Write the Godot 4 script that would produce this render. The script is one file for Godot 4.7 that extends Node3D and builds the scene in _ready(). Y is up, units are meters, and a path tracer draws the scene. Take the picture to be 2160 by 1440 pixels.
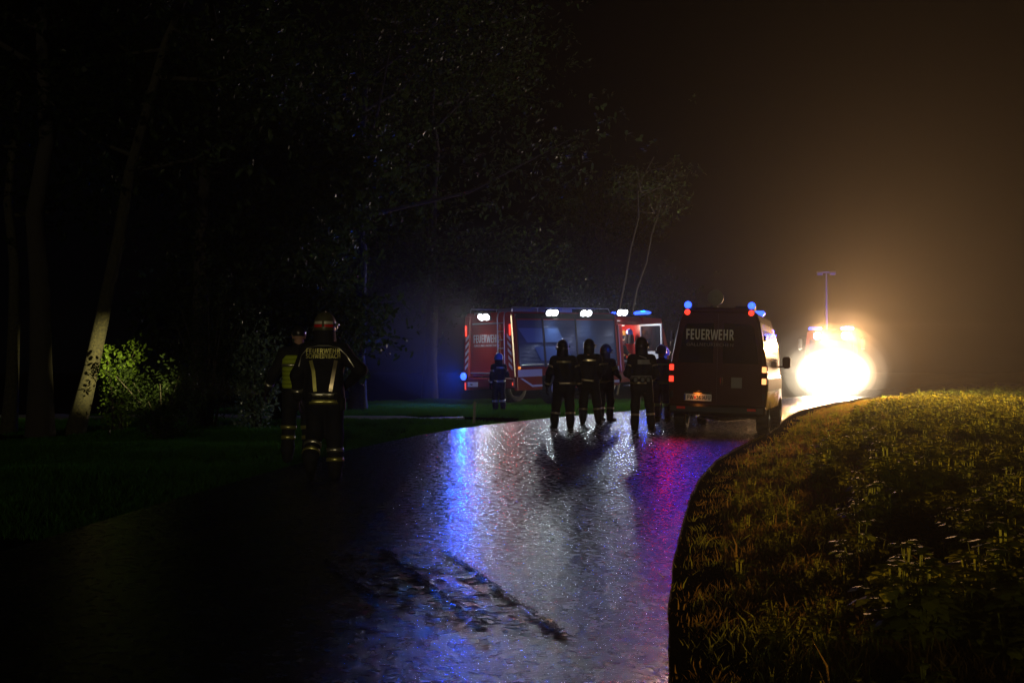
extends Node3D

# ---------------------------------------------------------------- state
var rng := RandomNumberGenerator.new()
var used := {}
var M := {}
var ground_noise := FastNoiseLite.new()

func lin(r: float, g: float, b: float) -> Color:
	return Color(r, g, b).linear_to_srgb()

func mat(r: float, g: float, b: float, rough := 0.6, metal := 0.0) -> StandardMaterial3D:
	var m := StandardMaterial3D.new()
	m.albedo_color = lin(r, g, b)
	m.roughness = rough
	m.metallic = metal
	return m

func glow(r: float, g: float, b: float, e: float) -> StandardMaterial3D:
	var m := mat(r * 0.5, g * 0.5, b * 0.5, 0.3)
	m.emission_enabled = true
	m.emission = lin(r, g, b)
	m.emission_energy_multiplier = e
	return m

func noise_tex(freq: float, oct: int, sd: int, normal := false, strength := 6.0, lo := 0.0, hi := 1.0, size := 512) -> NoiseTexture2D:
	var n := FastNoiseLite.new()
	n.noise_type = FastNoiseLite.TYPE_SIMPLEX_SMOOTH
	n.frequency = freq
	n.fractal_octaves = oct
	n.fractal_gain = 0.62
	n.seed = sd
	var t := NoiseTexture2D.new()
	t.width = size
	t.height = size
	t.seamless = true
	t.noise = n
	t.as_normal_map = normal
	t.bump_strength = strength
	if not normal:
		var g := Gradient.new()
		g.offsets = PackedFloat32Array([0.25, 0.75])
		g.colors = PackedColorArray([Color(lo, lo, lo), Color(hi, hi, hi)])
		t.color_ramp = g
	return t

func tri_world(m: StandardMaterial3D, scale: float) -> StandardMaterial3D:
	m.uv1_triplanar = true
	m.uv1_world_triplanar = true
	m.uv1_scale = Vector3.ONE * scale
	return m

# ---------------------------------------------------------------- nodes
func numbered(n: String) -> String:
	if not used.has(n):
		used[n] = 0
		return n
	used[n] += 1
	return "%s_%03d" % [n, used[n]]

func tag(o: Node3D, label: String, category := "", group := "", kind := "") -> Node3D:
	o.set_meta("label", label)
	if category:
		o.set_meta("category", category)
	if group:
		o.set_meta("group", group)
	if kind:
		o.set_meta("kind", kind)
	return o

func thing(called: String, label: String, category: String, at := Vector3.ZERO, turn := 0.0, group := "") -> Node3D:
	var o := Node3D.new()
	o.name = numbered(called)
	add_child(o)
	o.position = at
	o.rotation.y = turn
	tag(o, label, category, group)
	return o

func obj(called: String, st, m: Material, parent: Node3D = self) -> MeshInstance3D:
	var o := MeshInstance3D.new()
	o.name = numbered(called) if parent == self else called
	if st is SurfaceTool:
		st.generate_normals()
		st.index()
		o.mesh = st.commit()
	else:
		o.mesh = st
	o.material_override = m
	parent.add_child(o, true)
	return o

func struct(called: String, st, m: Material) -> MeshInstance3D:
	var o := obj(called, st, m)
	o.set_meta("kind", "structure")
	return o

func scatter(called: String, mesh: Mesh, m: Material, ts: Array, parent: Node3D = self) -> MultiMeshInstance3D:
	var mm := MultiMesh.new()
	mm.transform_format = MultiMesh.TRANSFORM_3D
	mm.mesh = mesh
	mm.instance_count = ts.size()
	var b := PackedFloat32Array()
	b.resize(ts.size() * 12)
	var i := 0
	for t: Transform3D in ts:
		var x := t.basis.x
		var y := t.basis.y
		var z := t.basis.z
		var o := t.origin
		b[i] = x.x; b[i + 1] = y.x; b[i + 2] = z.x; b[i + 3] = o.x
		b[i + 4] = x.y; b[i + 5] = y.y; b[i + 6] = z.y; b[i + 7] = o.y
		b[i + 8] = x.z; b[i + 9] = y.z; b[i + 10] = z.z; b[i + 11] = o.z
		i += 12
	mm.buffer = b
	var n := MultiMeshInstance3D.new()
	n.name = numbered(called) if parent == self else called
	n.multimesh = mm
	n.material_override = m
	n.set_meta("kind", "stuff")
	parent.add_child(n, true)
	return n

func omni(parent: Node3D, at: Vector3, c: Color, e: float, size := 0.05) -> OmniLight3D:
	var l := OmniLight3D.new()
	l.name = "lamp_light"
	l.position = at
	l.light_color = c
	l.light_energy = e
	l.light_size = size
	l.omni_range = 200.0
	l.omni_attenuation = 2.0
	l.shadow_enabled = true
	parent.add_child(l, true)
	return l

func spot(parent: Node3D, at: Vector3, towards: Vector3, c: Color, e: float, angle: float, size := 0.06, soft := 0.6) -> SpotLight3D:
	var l := SpotLight3D.new()
	l.name = "lamp_light"
	l.light_color = c
	l.light_energy = e
	l.light_size = size
	l.spot_range = 200.0
	l.spot_attenuation = 2.0
	l.spot_angle = angle
	l.spot_angle_attenuation = soft
	l.shadow_enabled = true
	var d := towards.normalized()
	var up := Vector3.UP if absf(d.y) < 0.95 else Vector3.RIGHT
	l.transform = Transform3D(Basis.looking_at(d, up), at)
	parent.add_child(l, true)
	return l

# ---------------------------------------------------------------- shapes
func nst() -> SurfaceTool:
	var st := SurfaceTool.new()
	st.begin(Mesh.PRIMITIVE_TRIANGLES)
	st.set_smooth_group(-1)
	return st

func tri(st: SurfaceTool, a: Vector3, b: Vector3, c: Vector3, hint: Vector3) -> void:
	if (c - a).cross(b - a).dot(hint) < 0.0:
		var t := b
		b = c
		c = t
	st.add_vertex(a)
	st.add_vertex(b)
	st.add_vertex(c)

func quad(st: SurfaceTool, a: Vector3, b: Vector3, c: Vector3, d: Vector3, hint: Vector3) -> void:
	tri(st, a, b, c, hint)
	tri(st, a, c, d, hint)

func corner(h: Vector3, s: Vector3, ax: int, bev: float) -> Vector3:
	var v := h * s
	for i in 3:
		if i != ax:
			v[i] -= s[i] * bev
	return v

func box(st: SurfaceTool, c: Vector3, s: Vector3, bev := 0.0, bs := Basis.IDENTITY) -> void:
	var h := s * 0.5
	bev = minf(bev, minf(h.x, minf(h.y, h.z)) * 0.9)
	for ax in 3:
		var u := (ax + 1) % 3
		var w := (ax + 2) % 3
		for sg in [-1.0, 1.0]:
			var p := []
			for k in [[-1.0, -1.0], [1.0, -1.0], [1.0, 1.0], [-1.0, 1.0]]:
				var sv := Vector3.ZERO
				sv[ax] = sg
				sv[u] = k[0]
				sv[w] = k[1]
				p.append(c + bs * corner(h, sv, ax, bev))
			var n := Vector3.ZERO
			n[ax] = sg
			quad(st, p[0], p[1], p[2], p[3], bs * n)
		if bev > 0.0:
			for a1 in [-1.0, 1.0]:
				for a2 in [-1.0, 1.0]:
					var s1 := Vector3.ZERO
					s1[u] = a1
					s1[w] = a2
					var lo := s1
					var hi := s1
					lo[ax] = -1.0
					hi[ax] = 1.0
					quad(st, c + bs * corner(h, lo, u, bev), c + bs * corner(h, hi, u, bev), c + bs * corner(h, hi, w, bev), c + bs * corner(h, lo, w, bev), bs * s1)
	if bev > 0.0:
		for x in [-1.0, 1.0]:
			for y in [-1.0, 1.0]:
				for z in [-1.0, 1.0]:
					var s3 := Vector3(x, y, z)
					tri(st, c + bs * corner(h, s3, 0, bev), c + bs * corner(h, s3, 1, bev), c + bs * corner(h, s3, 2, bev), bs * s3)

func frame_of(d: Vector3) -> Basis:
	var y := d.normalized()
	var x := (Vector3.RIGHT if absf(y.x) < 0.8 else Vector3.BACK).cross(y).normalized()
	return Basis(x, y, x.cross(y))

func tube(st: SurfaceTool, pts: Array, rad: Array, n := 8, caps := true) -> void:
	var rings := []
	for i in pts.size():
		var d: Vector3 = pts[mini(i + 1, pts.size() - 1)] - pts[maxi(i - 1, 0)]
		var b := frame_of(d)
		var ring := []
		for k in n:
			var a := TAU * k / n
			ring.append(pts[i] + (b.x * cos(a) + b.z * sin(a)) * rad[i])
		if i > 0:  # keep rings from twisting
			var best := 0
			var bd := INF
			for k in n:
				var dd: float = (ring[k] - pts[i]).normalized().distance_squared_to((rings[i - 1][0] - pts[i - 1]).normalized())
				if dd < bd:
					bd = dd
					best = k
			ring = ring.slice(best) + ring.slice(0, best)
		rings.append(ring)
	loft(st, rings, caps, 1)

func cyl(st: SurfaceTool, a: Vector3, b: Vector3, r: float, n := 12, r2 := -1.0) -> void:
	tube(st, [a, b], [r, r if r2 < 0.0 else r2], n)

func loft(st: SurfaceTool, rings: Array, caps := true, smooth := -1) -> void:
	var cs := []
	for r in rings:
		var c := Vector3.ZERO
		for p in r:
			c += p
		cs.append(c / r.size())
	st.set_smooth_group(smooth)
	for i in rings.size() - 1:
		var n: int = rings[i].size()
		for k in n:
			var k2 := (k + 1) % n
			var h: Vector3 = (rings[i][k] + rings[i][k2] + rings[i + 1][k] + rings[i + 1][k2]) * 0.25 - (cs[i] + cs[i + 1]) * 0.5
			quad(st, rings[i][k], rings[i][k2], rings[i + 1][k2], rings[i + 1][k], h)
	st.set_smooth_group(-1)
	if caps:
		for e in [0, rings.size() - 1]:
			var o: Vector3 = cs[e] - cs[1 if e == 0 else e - 1]
			var n: int = rings[e].size()
			for k in n:
				tri(st, cs[e], rings[e][k], rings[e][(k + 1) % n], o)

func lathe(st: SurfaceTool, prof: Array, n: int, xf: Transform3D) -> void:
	var rings := []
	for p in prof:
		var ring := []
		for k in n:
			var a := TAU * k / n
			ring.append(xf * Vector3(cos(a) * p[0], p[1], sin(a) * p[0]))
		rings.append(ring)
	var c := Vector3.ZERO
	for r in rings:
		for v in r:
			c += v
	c /= float(rings.size() * n)
	st.set_smooth_group(1)
	for i in rings.size() - 1:
		for k in n:
			var k2 := (k + 1) % n
			var d1: Vector3 = rings[i + 1][k] - rings[i][k]
			var d2: Vector3 = rings[i][k2] - rings[i][k]
			var h := d2.cross(d1)
			if h.length_squared() < 1e-12:
				d2 = rings[i + 1][k2] - rings[i][k]
				h = d2.cross(d1)
			var m: Vector3 = (rings[i][k] + rings[i + 1][k2]) * 0.5
			if h.dot(m - c) < 0.0 and h.dot(m - xf.origin) < 0.0:
				h = -h
			quad(st, rings[i][k], rings[i][k2], rings[i + 1][k2], rings[i + 1][k], h)
	st.set_smooth_group(-1)

func ball(st: SurfaceTool, c: Vector3, r: Vector3, nu := 16, nv := 10, a0 := -1.0, a1 := 1.0) -> void:
	var prof := []
	for i in nv + 1:
		var a: float = lerpf(a0, a1, float(i) / nv) * PI * 0.5
		prof.append([maxf(cos(a), 0.001), sin(a)])
	lathe(st, prof, nu, Transform3D(Basis.from_scale(r), c))

func prism(st: SurfaceTool, poly: Array, z0: float, z1: float, xf := Transform3D.IDENTITY) -> void:
	var pp := PackedVector2Array(poly)
	var ix := Geometry2D.triangulate_polygon(pp)
	for e in [z0, z1]:
		var h: Vector3 = xf.basis * Vector3(0, 0, signf(e - (z0 + z1) * 0.5))
		for i in range(0, ix.size(), 3):
			var a := pp[ix[i]]
			var b := pp[ix[i + 1]]
			var c := pp[ix[i + 2]]
			tri(st, xf * Vector3(a.x, a.y, e), xf * Vector3(b.x, b.y, e), xf * Vector3(c.x, c.y, e), h)
	var cw := 1.0 if Geometry2D.is_polygon_clockwise(pp) else -1.0
	for i in pp.size():
		var a := pp[i]
		var b := pp[(i + 1) % pp.size()]
		var d := b - a
		quad(st, xf * Vector3(a.x, a.y, z0), xf * Vector3(b.x, b.y, z0), xf * Vector3(b.x, b.y, z1), xf * Vector3(a.x, a.y, z1), xf.basis * (Vector3(-d.y, d.x, 0) * cw))

# lettering: cap height h, width w, centred, facing local +z
func lettering(parent: Node3D, words: String, w: float, h: float, m: Material, xf: Transform3D, bold := true) -> MeshInstance3D:
	var tm := text_mesh(words, bold)
	var bb := tm.get_aabb()
	var o := MeshInstance3D.new()
	o.name = "lettering"
	o.mesh = tm
	o.material_override = m
	var sc := Vector3(w / bb.size.x, h / bb.size.y, 1.0)
	o.transform = xf * Transform3D(Basis.from_scale(sc), -Vector3(bb.get_center().x * sc.x, bb.get_center().y * sc.y, 0))
	parent.add_child(o, true)
	return o

func text_mesh(words: String, bold := true) -> TextMesh:
	var f := SystemFont.new()
	f.font_names = PackedStringArray(["Droid Sans"])
	if bold:
		f.font_weight = 700
	var tm := TextMesh.new()
	tm.font = f
	tm.text = words
	tm.font_size = 48
	tm.pixel_size = 0.01
	tm.depth = 0.006
	tm.curve_step = 2.0
	return tm

# ---------------------------------------------------------------- people
func capsule_d(p: Vector3, b: Array) -> float:
	var a: Vector3 = b[0]
	var ab: Vector3 = b[1] - a
	var t := clampf((p - a).dot(ab) / maxf(ab.length_squared(), 1e-8), 0.0, 1.0)
	return p.distance_to(a + ab * t) - lerpf(b[2], b[3], t)

func field(p: Vector3, bones: Array, k: float) -> float:
	var f := 9.0
	for b in bones:
		var d := capsule_d(p, b)
		var h := maxf(k - absf(f - d), 0.0) / k
		f = minf(f, d) - h * h * k * 0.25
	return f

# bones: [a, b, ra, rb, colour, group]; returns [vertices, quads, outward hints, colours]
func nets(bones: Array, cell: float, k: float) -> Array:
	var lo := Vector3.INF
	var hi := -Vector3.INF
	for b in bones:
		for e in 2:
			var p: Vector3 = b[e]
			var r: float = b[2 + e] + k * 0.5 + cell * 2.0
			lo = lo.min(p - Vector3.ONE * r)
			hi = hi.max(p + Vector3.ONE * r)
	var nx := int((hi.x - lo.x) / cell) + 2
	var ny := int((hi.y - lo.y) / cell) + 2
	var nz := int((hi.z - lo.z) / cell) + 2
	var f := PackedFloat32Array()
	f.resize(nx * ny * nz)
	f.fill(1.0)
	for b in bones:
		var r := maxf(b[2], b[3]) + k + cell * 1.5
		var p0: Vector3 = (b[0].min(b[1]) - Vector3.ONE * r - lo) / cell
		var p1: Vector3 = (b[0].max(b[1]) + Vector3.ONE * r - lo) / cell
		var a: Vector3 = b[0]
		var ab: Vector3 = b[1] - b[0]
		var il := 1.0 / maxf(ab.length_squared(), 1e-8)
		var ra: float = b[2]
		var dr: float = b[3] - b[2]
		for z in range(maxi(0, int(p0.z)), mini(nz, int(p1.z) + 2)):
			for y in range(maxi(0, int(p0.y)), mini(ny, int(p1.y) + 2)):
				var row := (z * ny + y) * nx
				for x in range(maxi(0, int(p0.x)), mini(nx, int(p1.x) + 2)):
					var q := lo + Vector3(x, y, z) * cell - a
					var t := clampf(q.dot(ab) * il, 0.0, 1.0)
					var d := (q - ab * t).length() - ra - dr * t
					var g := f[row + x]
					if d < g + k:
						var h := maxf(k - absf(g - d), 0.0) / k
						f[row + x] = minf(g, d) - h * h * k * 0.25
	var idx := PackedInt32Array()
	idx.resize(nx * ny * nz)
	idx.fill(-1)
	var vs := PackedVector3Array()
	var offs := [0, 1, nx, nx + 1, nx * ny, nx * ny + 1, nx * ny + nx, nx * ny + nx + 1]
	var cv := [Vector3(0, 0, 0), Vector3(1, 0, 0), Vector3(0, 1, 0), Vector3(1, 1, 0), Vector3(0, 0, 1), Vector3(1, 0, 1), Vector3(0, 1, 1), Vector3(1, 1, 1)]
	var edges := [[0, 1], [2, 3], [4, 5], [6, 7], [0, 2], [1, 3], [4, 6], [5, 7], [0, 4], [1, 5], [2, 6], [3, 7]]
	for z in nz - 1:
		for y in ny - 1:
			var row := (z * ny + y) * nx
			for x in nx - 1:
				var i := row + x
				var f0 := f[i]
				if f0 > cell * 2.0 or f0 < -cell * 2.0:
					continue
				var inside := 0
				for o: int in offs:
					if f[i + o] < 0.0:
						inside += 1
				if inside == 0 or inside == 8:
					continue
				var s := Vector3.ZERO
				var n := 0
				for e in edges:
					var fa := f[i + offs[e[0]]]
					var fb := f[i + offs[e[1]]]
					if (fa < 0.0) != (fb < 0.0):
						s += cv[e[0]].lerp(cv[e[1]], fa / (fa - fb))
						n += 1
				idx[i] = vs.size()
				vs.append(lo + (Vector3(x, y, z) + s / n) * cell)
	var qs := []
	var st3 := [1, nx, nx * ny]
	for z in range(1, nz - 1):
		for y in range(1, ny - 1):
			var row := (z * ny + y) * nx
			for x in range(1, nx - 1):
				var i := row + x
				var fi := f[i]
				if fi > cell * 2.0 or fi < -cell * 2.0:
					continue
				for ax in 3:
					var fj := f[i + st3[ax]]
					if (fi < 0.0) == (fj < 0.0):
						continue
					var u: int = st3[(ax + 1) % 3]
					var w: int = st3[(ax + 2) % 3]
					var a := idx[i - u - w]
					var b := idx[i - w]
					var c := idx[i]
					var d := idx[i - u]
					if a < 0 or b < 0 or c < 0 or d < 0:
						continue
					var h := Vector3.ZERO
					h[ax] = 1.0 if fi < 0.0 else -1.0
					qs.append([a, b, c, d, h])
	var cs := PackedColorArray()
	for v in vs:
		var best := 9.0
		var col := Color.WHITE
		for b in bones:
			var d := capsule_d(v, b)
			if d < best:
				best = d
				col = b[4]
		cs.append(col)
	return [vs, qs, cs]

func put_net(st: SurfaceTool, net: Array, xf := Transform3D.IDENTITY, tint = null) -> void:
	st.set_smooth_group(1)
	var flip := xf.basis.determinant() < 0.0
	var vs: PackedVector3Array = net[0]
	var cs: PackedColorArray = net[2]
	for q in net[1]:
		var a := vs[q[0]]
		var b := vs[q[1]]
		var c := vs[q[2]]
		var swap: bool = (c - a).cross(b - a).dot(q[4]) < 0.0
		var order := [0, 1, 2, 0, 2, 3] if swap == flip else [0, 2, 1, 0, 3, 2]
		for k: int in order:
			st.set_color(cs[q[k]] if tint == null else tint)
			st.add_vertex(xf * vs[q[k]])
	st.set_smooth_group(-1)

var head_net: Array
var hand_net: Array
const SKIN := Color(0.42, 0.24, 0.17)

func make_templates() -> void:
	var s := SKIN
	var hb := [  # centre of the skull at the origin, face towards -z
		[Vector3(0, 0.02, 0.02), Vector3(0, 0.02, -0.02), 0.084, 0.080, s],
		[Vector3(0, -0.03, -0.015), Vector3(0, -0.085, -0.058), 0.066, 0.032, s],
		[Vector3(-0.03, -0.07, -0.03), Vector3(0.03, -0.07, -0.03), 0.036, 0.036, s],
		[Vector3(0, 0.005, -0.092), Vector3(0, -0.034, -0.112), 0.011, 0.015, s],
		[Vector3(-0.014, -0.038, -0.1), Vector3(0.014, -0.038, -0.1), 0.009, 0.009, s],
		[Vector3(-0.035, 0.022, -0.088), Vector3(0.035, 0.022, -0.088), 0.011, 0.011, s],
		[Vector3(-0.02, -0.062, -0.088), Vector3(0.02, -0.062, -0.088), 0.008, 0.008, Color(0.36, 0.14, 0.11)],
		[Vector3(-0.02, -0.071, -0.086), Vector3(0.02, -0.071, -0.086), 0.008, 0.008, Color(0.36, 0.14, 0.11)],
		[Vector3(-0.032, 0.002, -0.084), Vector3(-0.032, 0.002, -0.086), 0.010, 0.010, Color(0.1, 0.08, 0.07)],
		[Vector3(0.032, 0.002, -0.084), Vector3(0.032, 0.002, -0.086), 0.010, 0.010, Color(0.1, 0.08, 0.07)],
		[Vector3(-0.084, 0.018, 0.008), Vector3(-0.08, -0.03, 0.0), 0.014, 0.008, s],
		[Vector3(0.084, 0.018, 0.008), Vector3(0.08, -0.03, 0.0), 0.014, 0.008, s],
		[Vector3(0, -0.06, 0.02), Vector3(0, -0.17, 0.035), 0.054, 0.058, s],
	]
	head_net = nets(hb, 0.006, 0.014)
	var h := []  # wrist at the origin, fingers towards -y, palm towards -x, thumb towards -z
	h.append([Vector3(0, 0.03, 0), Vector3(0, -0.01, 0), 0.028, 0.028, s])
	for i in 4:
		var z := -0.032 + 0.021 * i
		h.append([Vector3(0, -0.01, z * 0.55), Vector3(0, -0.085, z), 0.016, 0.0125, s])
		var l: float = [0.042, 0.047, 0.043, 0.034][i]
		var p := Vector3(0, -0.09, z)
		for k in 3:
			var bend := 0.35 + 0.45 * k
			var e: Vector3 = p + Vector3(-sin(bend), -cos(bend), 0) * l * [1.0, 0.72, 0.56][k]
			h.append([p, e, 0.0098 - 0.0008 * k, 0.009 - 0.0008 * k, s])
			p = e
	h.append([Vector3(-0.006, -0.02, -0.022), Vector3(-0.018, -0.055, -0.05), 0.015, 0.012, s])
	h.append([Vector3(-0.018, -0.055, -0.05), Vector3(-0.03, -0.085, -0.056), 0.0115, 0.0105, s])
	h.append([Vector3(-0.03, -0.085, -0.056), Vector3(-0.04, -0.107, -0.052), 0.0105, 0.009, s])
	hand_net = nets(h, 0.004, 0.008)

const CLOTH := Color(0.008, 0.009, 0.013)
const BOOT := Color(0.006, 0.006, 0.006)
const GLOVE := Color(0.012, 0.011, 0.010)

# joints in the person's own axes, metres for a height of 1.80, facing -z
func pose(over := {}) -> Dictionary:
	var j := {
		"hip": Vector3(0, 0.96, 0), "chest": Vector3(0, 1.36, 0), "neck": Vector3(0, 1.53, 0.005), "head": Vector3(0, 1.69, -0.015),
		"sl": Vector3(-0.19, 1.455, 0), "sr": Vector3(0.19, 1.455, 0), "el": Vector3(-0.27, 1.17, 0.03), "er": Vector3(0.27, 1.17, 0.03),
		"wl": Vector3(-0.27, 0.93, -0.05), "wr": Vector3(0.27, 0.93, -0.05),
		"hl": Vector3(-0.1, 0.93, 0), "hr": Vector3(0.1, 0.93, 0), "kl": Vector3(-0.13, 0.51, -0.015), "kr": Vector3(0.13, 0.51, -0.015),
		"al": Vector3(-0.14, 0.1, 0.03), "ar": Vector3(0.14, 0.1, 0.03), "tl": Vector3(-0.16, 0.045, -0.15), "tr": Vector3(0.16, 0.045, -0.15),
	}
	j.merge(over, true)
	return j

func body_bones(j: Dictionary, jacket: Color, trousers: Color, bulk: float, glove: Color) -> Array:
	var b := []
	var side := Vector3(1, 0, 0)
	for s in [-1.0, 1.0]:
		var o: Vector3 = side * s
		b.append([j.hip + o * 0.075 + Vector3(0, -0.1, 0), j.hip + o * 0.075 + Vector3(0, 0.08, 0), 0.128 * bulk, 0.122 * bulk, jacket, "t"])
		b.append([j.hip + o * 0.075 + Vector3(0, 0.08, 0), j.chest + o * 0.09, 0.122 * bulk, 0.128 * bulk, jacket, "t"])
		b.append([j.chest + o * 0.09, j.neck + o * 0.05 + Vector3(0, -0.075, 0), 0.128 * bulk, 0.09 * bulk, jacket, "t"])
	b.append([j.neck + Vector3(0, -0.07, 0), j.neck + Vector3(0, 0.03, -0.005), 0.085, 0.072, jacket, "t"])
	for s in ["l", "r"]:
		var sh: Vector3 = j["s" + s]
		b.append([j.neck + (sh - j.neck) * 0.35 + Vector3(0, -0.03, 0), sh, 0.085 * bulk, 0.083 * bulk, jacket, "a" + s])
		b.append([sh, j["e" + s], 0.081 * bulk, 0.066 * bulk, jacket, "a" + s])
		b.append([j["e" + s], j["w" + s], 0.066 * bulk, 0.054 * bulk, jacket, "a" + s])
		var hp: Vector3 = j["h" + s]
		b.append([hp + Vector3(0, 0.02, 0), j["k" + s], 0.115 * bulk, 0.088 * bulk, trousers, "l" + s])
		b.append([j["k" + s], j["a" + s] + Vector3(0, 0.09, 0), 0.088 * bulk, 0.082 * bulk, trousers, "l" + s])
		b.append([j["a" + s] + Vector3(0, 0.1, 0), j["a" + s], 0.076, 0.066, BOOT, "l" + s])
		b.append([j["a" + s] + Vector3(0, -0.035, 0.02), j["t" + s], 0.058, 0.05, BOOT, "l" + s])
	return b

func hit(p: Vector3, d: Vector3, bones: Array, k: float) -> Vector3:  # from far outside towards the body
	for i in 60:
		var f := field(p, bones, k)
		if f < 0.003:
			break
		p += d * maxf(f * 0.9, 0.001)
		if i == 59:
			return Vector3.INF
	return p

func ring_band(st: SurfaceTool, bones: Array, c: Vector3, axis: Vector3, w: float, lift := 0.009, a0 := 0.0, a1 := TAU, n := 28) -> void:
	var f := frame_of(axis)
	var rows := [[], []]
	var closed := a1 - a0 > TAU - 0.01
	for i in n + 1:
		var a := lerpf(a0, a1, float(i) / n)
		var d := f.x * cos(a) + f.z * sin(a)
		for e in 2:
			var o := c + f.y * w * (e - 0.5)
			var p := hit(o + d * 0.45, -d, bones, 0.05)
			rows[e].append((p + d * lift) if p != Vector3.INF else (o + d * 0.1))
	st.set_smooth_group(1)
	for i in n:
		var h: Vector3 = (rows[0][i] + rows[1][i + 1]) * 0.5 - c
		quad(st, rows[0][i], rows[0][i + 1], rows[1][i + 1], rows[1][i], h)
		var q := []
		for e in 2:
			for k in [i, i + 1]:
				q.append(rows[e][k] + (c - rows[e][k]).normalized() * 0.012)
		quad(st, rows[0][i], rows[0][i + 1], q[1], q[0], -f.y)
		quad(st, rows[1][i], rows[1][i + 1], q[3], q[2], f.y)
	st.set_smooth_group(-1)

# a tape on the back (or chest, side -1) through points given as (x, y)
func back_tape(st: SurfaceTool, bones: Array, pts: Array, w: float, lift := 0.009, side := 1.0, steps := 10) -> void:
	var prev := []
	var dense := []
	for i in pts.size() - 1:
		for k in steps:
			dense.append(pts[i].lerp(pts[i + 1], float(k) / steps))
	dense.append(pts[-1])
	st.set_smooth_group(1)
	for i in dense.size():
		var d: Vector2 = (dense[mini(i + 1, dense.size() - 1)] - dense[maxi(i - 1, 0)]).normalized().orthogonal() * w * 0.5
		var now := []
		for e in [-1.0, 1.0]:
			var q: Vector2 = dense[i] + d * e
			var p := hit(Vector3(q.x, q.y, 0.5 * side), Vector3(0, 0, -side), bones, 0.05)
			if p == Vector3.INF:
				p = Vector3(q.x, q.y, 0.02)
			now.append(p + Vector3(0, 0, lift * side))
		if prev.size():
			quad(st, prev[0], prev[1], now[1], now[0], Vector3(0, 0, side))
		prev = now
	st.set_smooth_group(-1)

func helmet(p: Node3D, at: Vector3, turn: float, m: Material, trim: Material, curtain := true) -> Node3D:
	var xf := Transform3D(Basis(Vector3.UP, turn), at)
	var st := nst()
	var prof := []
	for i in 11:
		var a := PI * 0.5 * i / 10.0
		prof.append([maxf(0.001, cos(a)), sin(a)])
	lathe(st, prof, 24, xf * Transform3D(Basis.from_scale(Vector3(0.127, 0.155, 0.155)), Vector3(0, 0.02, 0.005)))
	lathe(st, [[0.97, 0.0], [1.0, 0.0], [1.0, -0.3], [0.97, -0.36], [0.94, -0.3], [0.94, 0.0]], 24, xf * Transform3D(Basis.from_scale(Vector3(0.127, 0.155, 0.155)), Vector3(0, 0.02, 0.005)))
	# brim and crest
	var rings := []
	for i in 13:
		var a := PI + PI * i / 12.0
		var dir := Vector3(cos(a), 0, sin(a))
		var p0 := Vector3(dir.x * 0.126, -0.012, dir.z * 0.152)
		var p1 := p0 + Vector3(dir.x * 0.012, -0.022, dir.z * 0.05)
		rings.append([xf * p0, xf * p1, xf * (p1 + Vector3(0, -0.006, 0)), xf * (p0 + Vector3(0, -0.01, 0))])
	loft(st, rings, true, -1)
	var crest := []
	var crad := []
	for i in 9:
		var a := lerpf(-0.9, 1.0, i / 8.0)
		crest.append(xf * Vector3(0, 0.017 + cos(a) * 0.158, 0.005 + sin(a) * 0.158))
		crad.append(0.012)
	tube(st, crest, crad, 6)
	var o := obj("helmet", st, m, p)
	# torch holder on the side and visor pivot
	var s2 := nst()
	for s in [-1.0, 1.0]:
		cyl(s2, xf * Vector3(0.125 * s, 0.0, -0.02), xf * Vector3(0.14 * s, 0.0, -0.02), 0.022, 10)
	cyl(s2, xf * Vector3(0.142, 0.03, 0.03), xf * Vector3(0.142, 0.03, -0.09), 0.016, 8)
	obj("visor_pivot", s2, trim, o)
	if curtain:
		var s3 := nst()
		var rs := []
		for y in 5:
			var t := y / 4.0
			var ring := []
			for i in 15:
				var a := lerpf(-0.35, PI + 0.35, i / 14.0)
				var r := lerpf(0.118, 0.125 + 0.008 * sin(i * 2.1), t)
				ring.append(xf * Vector3(cos(a) * r, -0.03 - 0.15 * t, 0.01 + sin(a) * lerpf(0.14, 0.125, t)))
			rs.append(ring)
		s3.set_smooth_group(1)
		for y in 4:
			for i in 14:
				quad(s3, rs[y][i], rs[y][i + 1], rs[y + 1][i + 1], rs[y + 1][i], rs[y][i] - xf * Vector3(0, -0.08, 0))
		obj("neck_guard", s3, M.cloth_plain, p)
	return o

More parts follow.
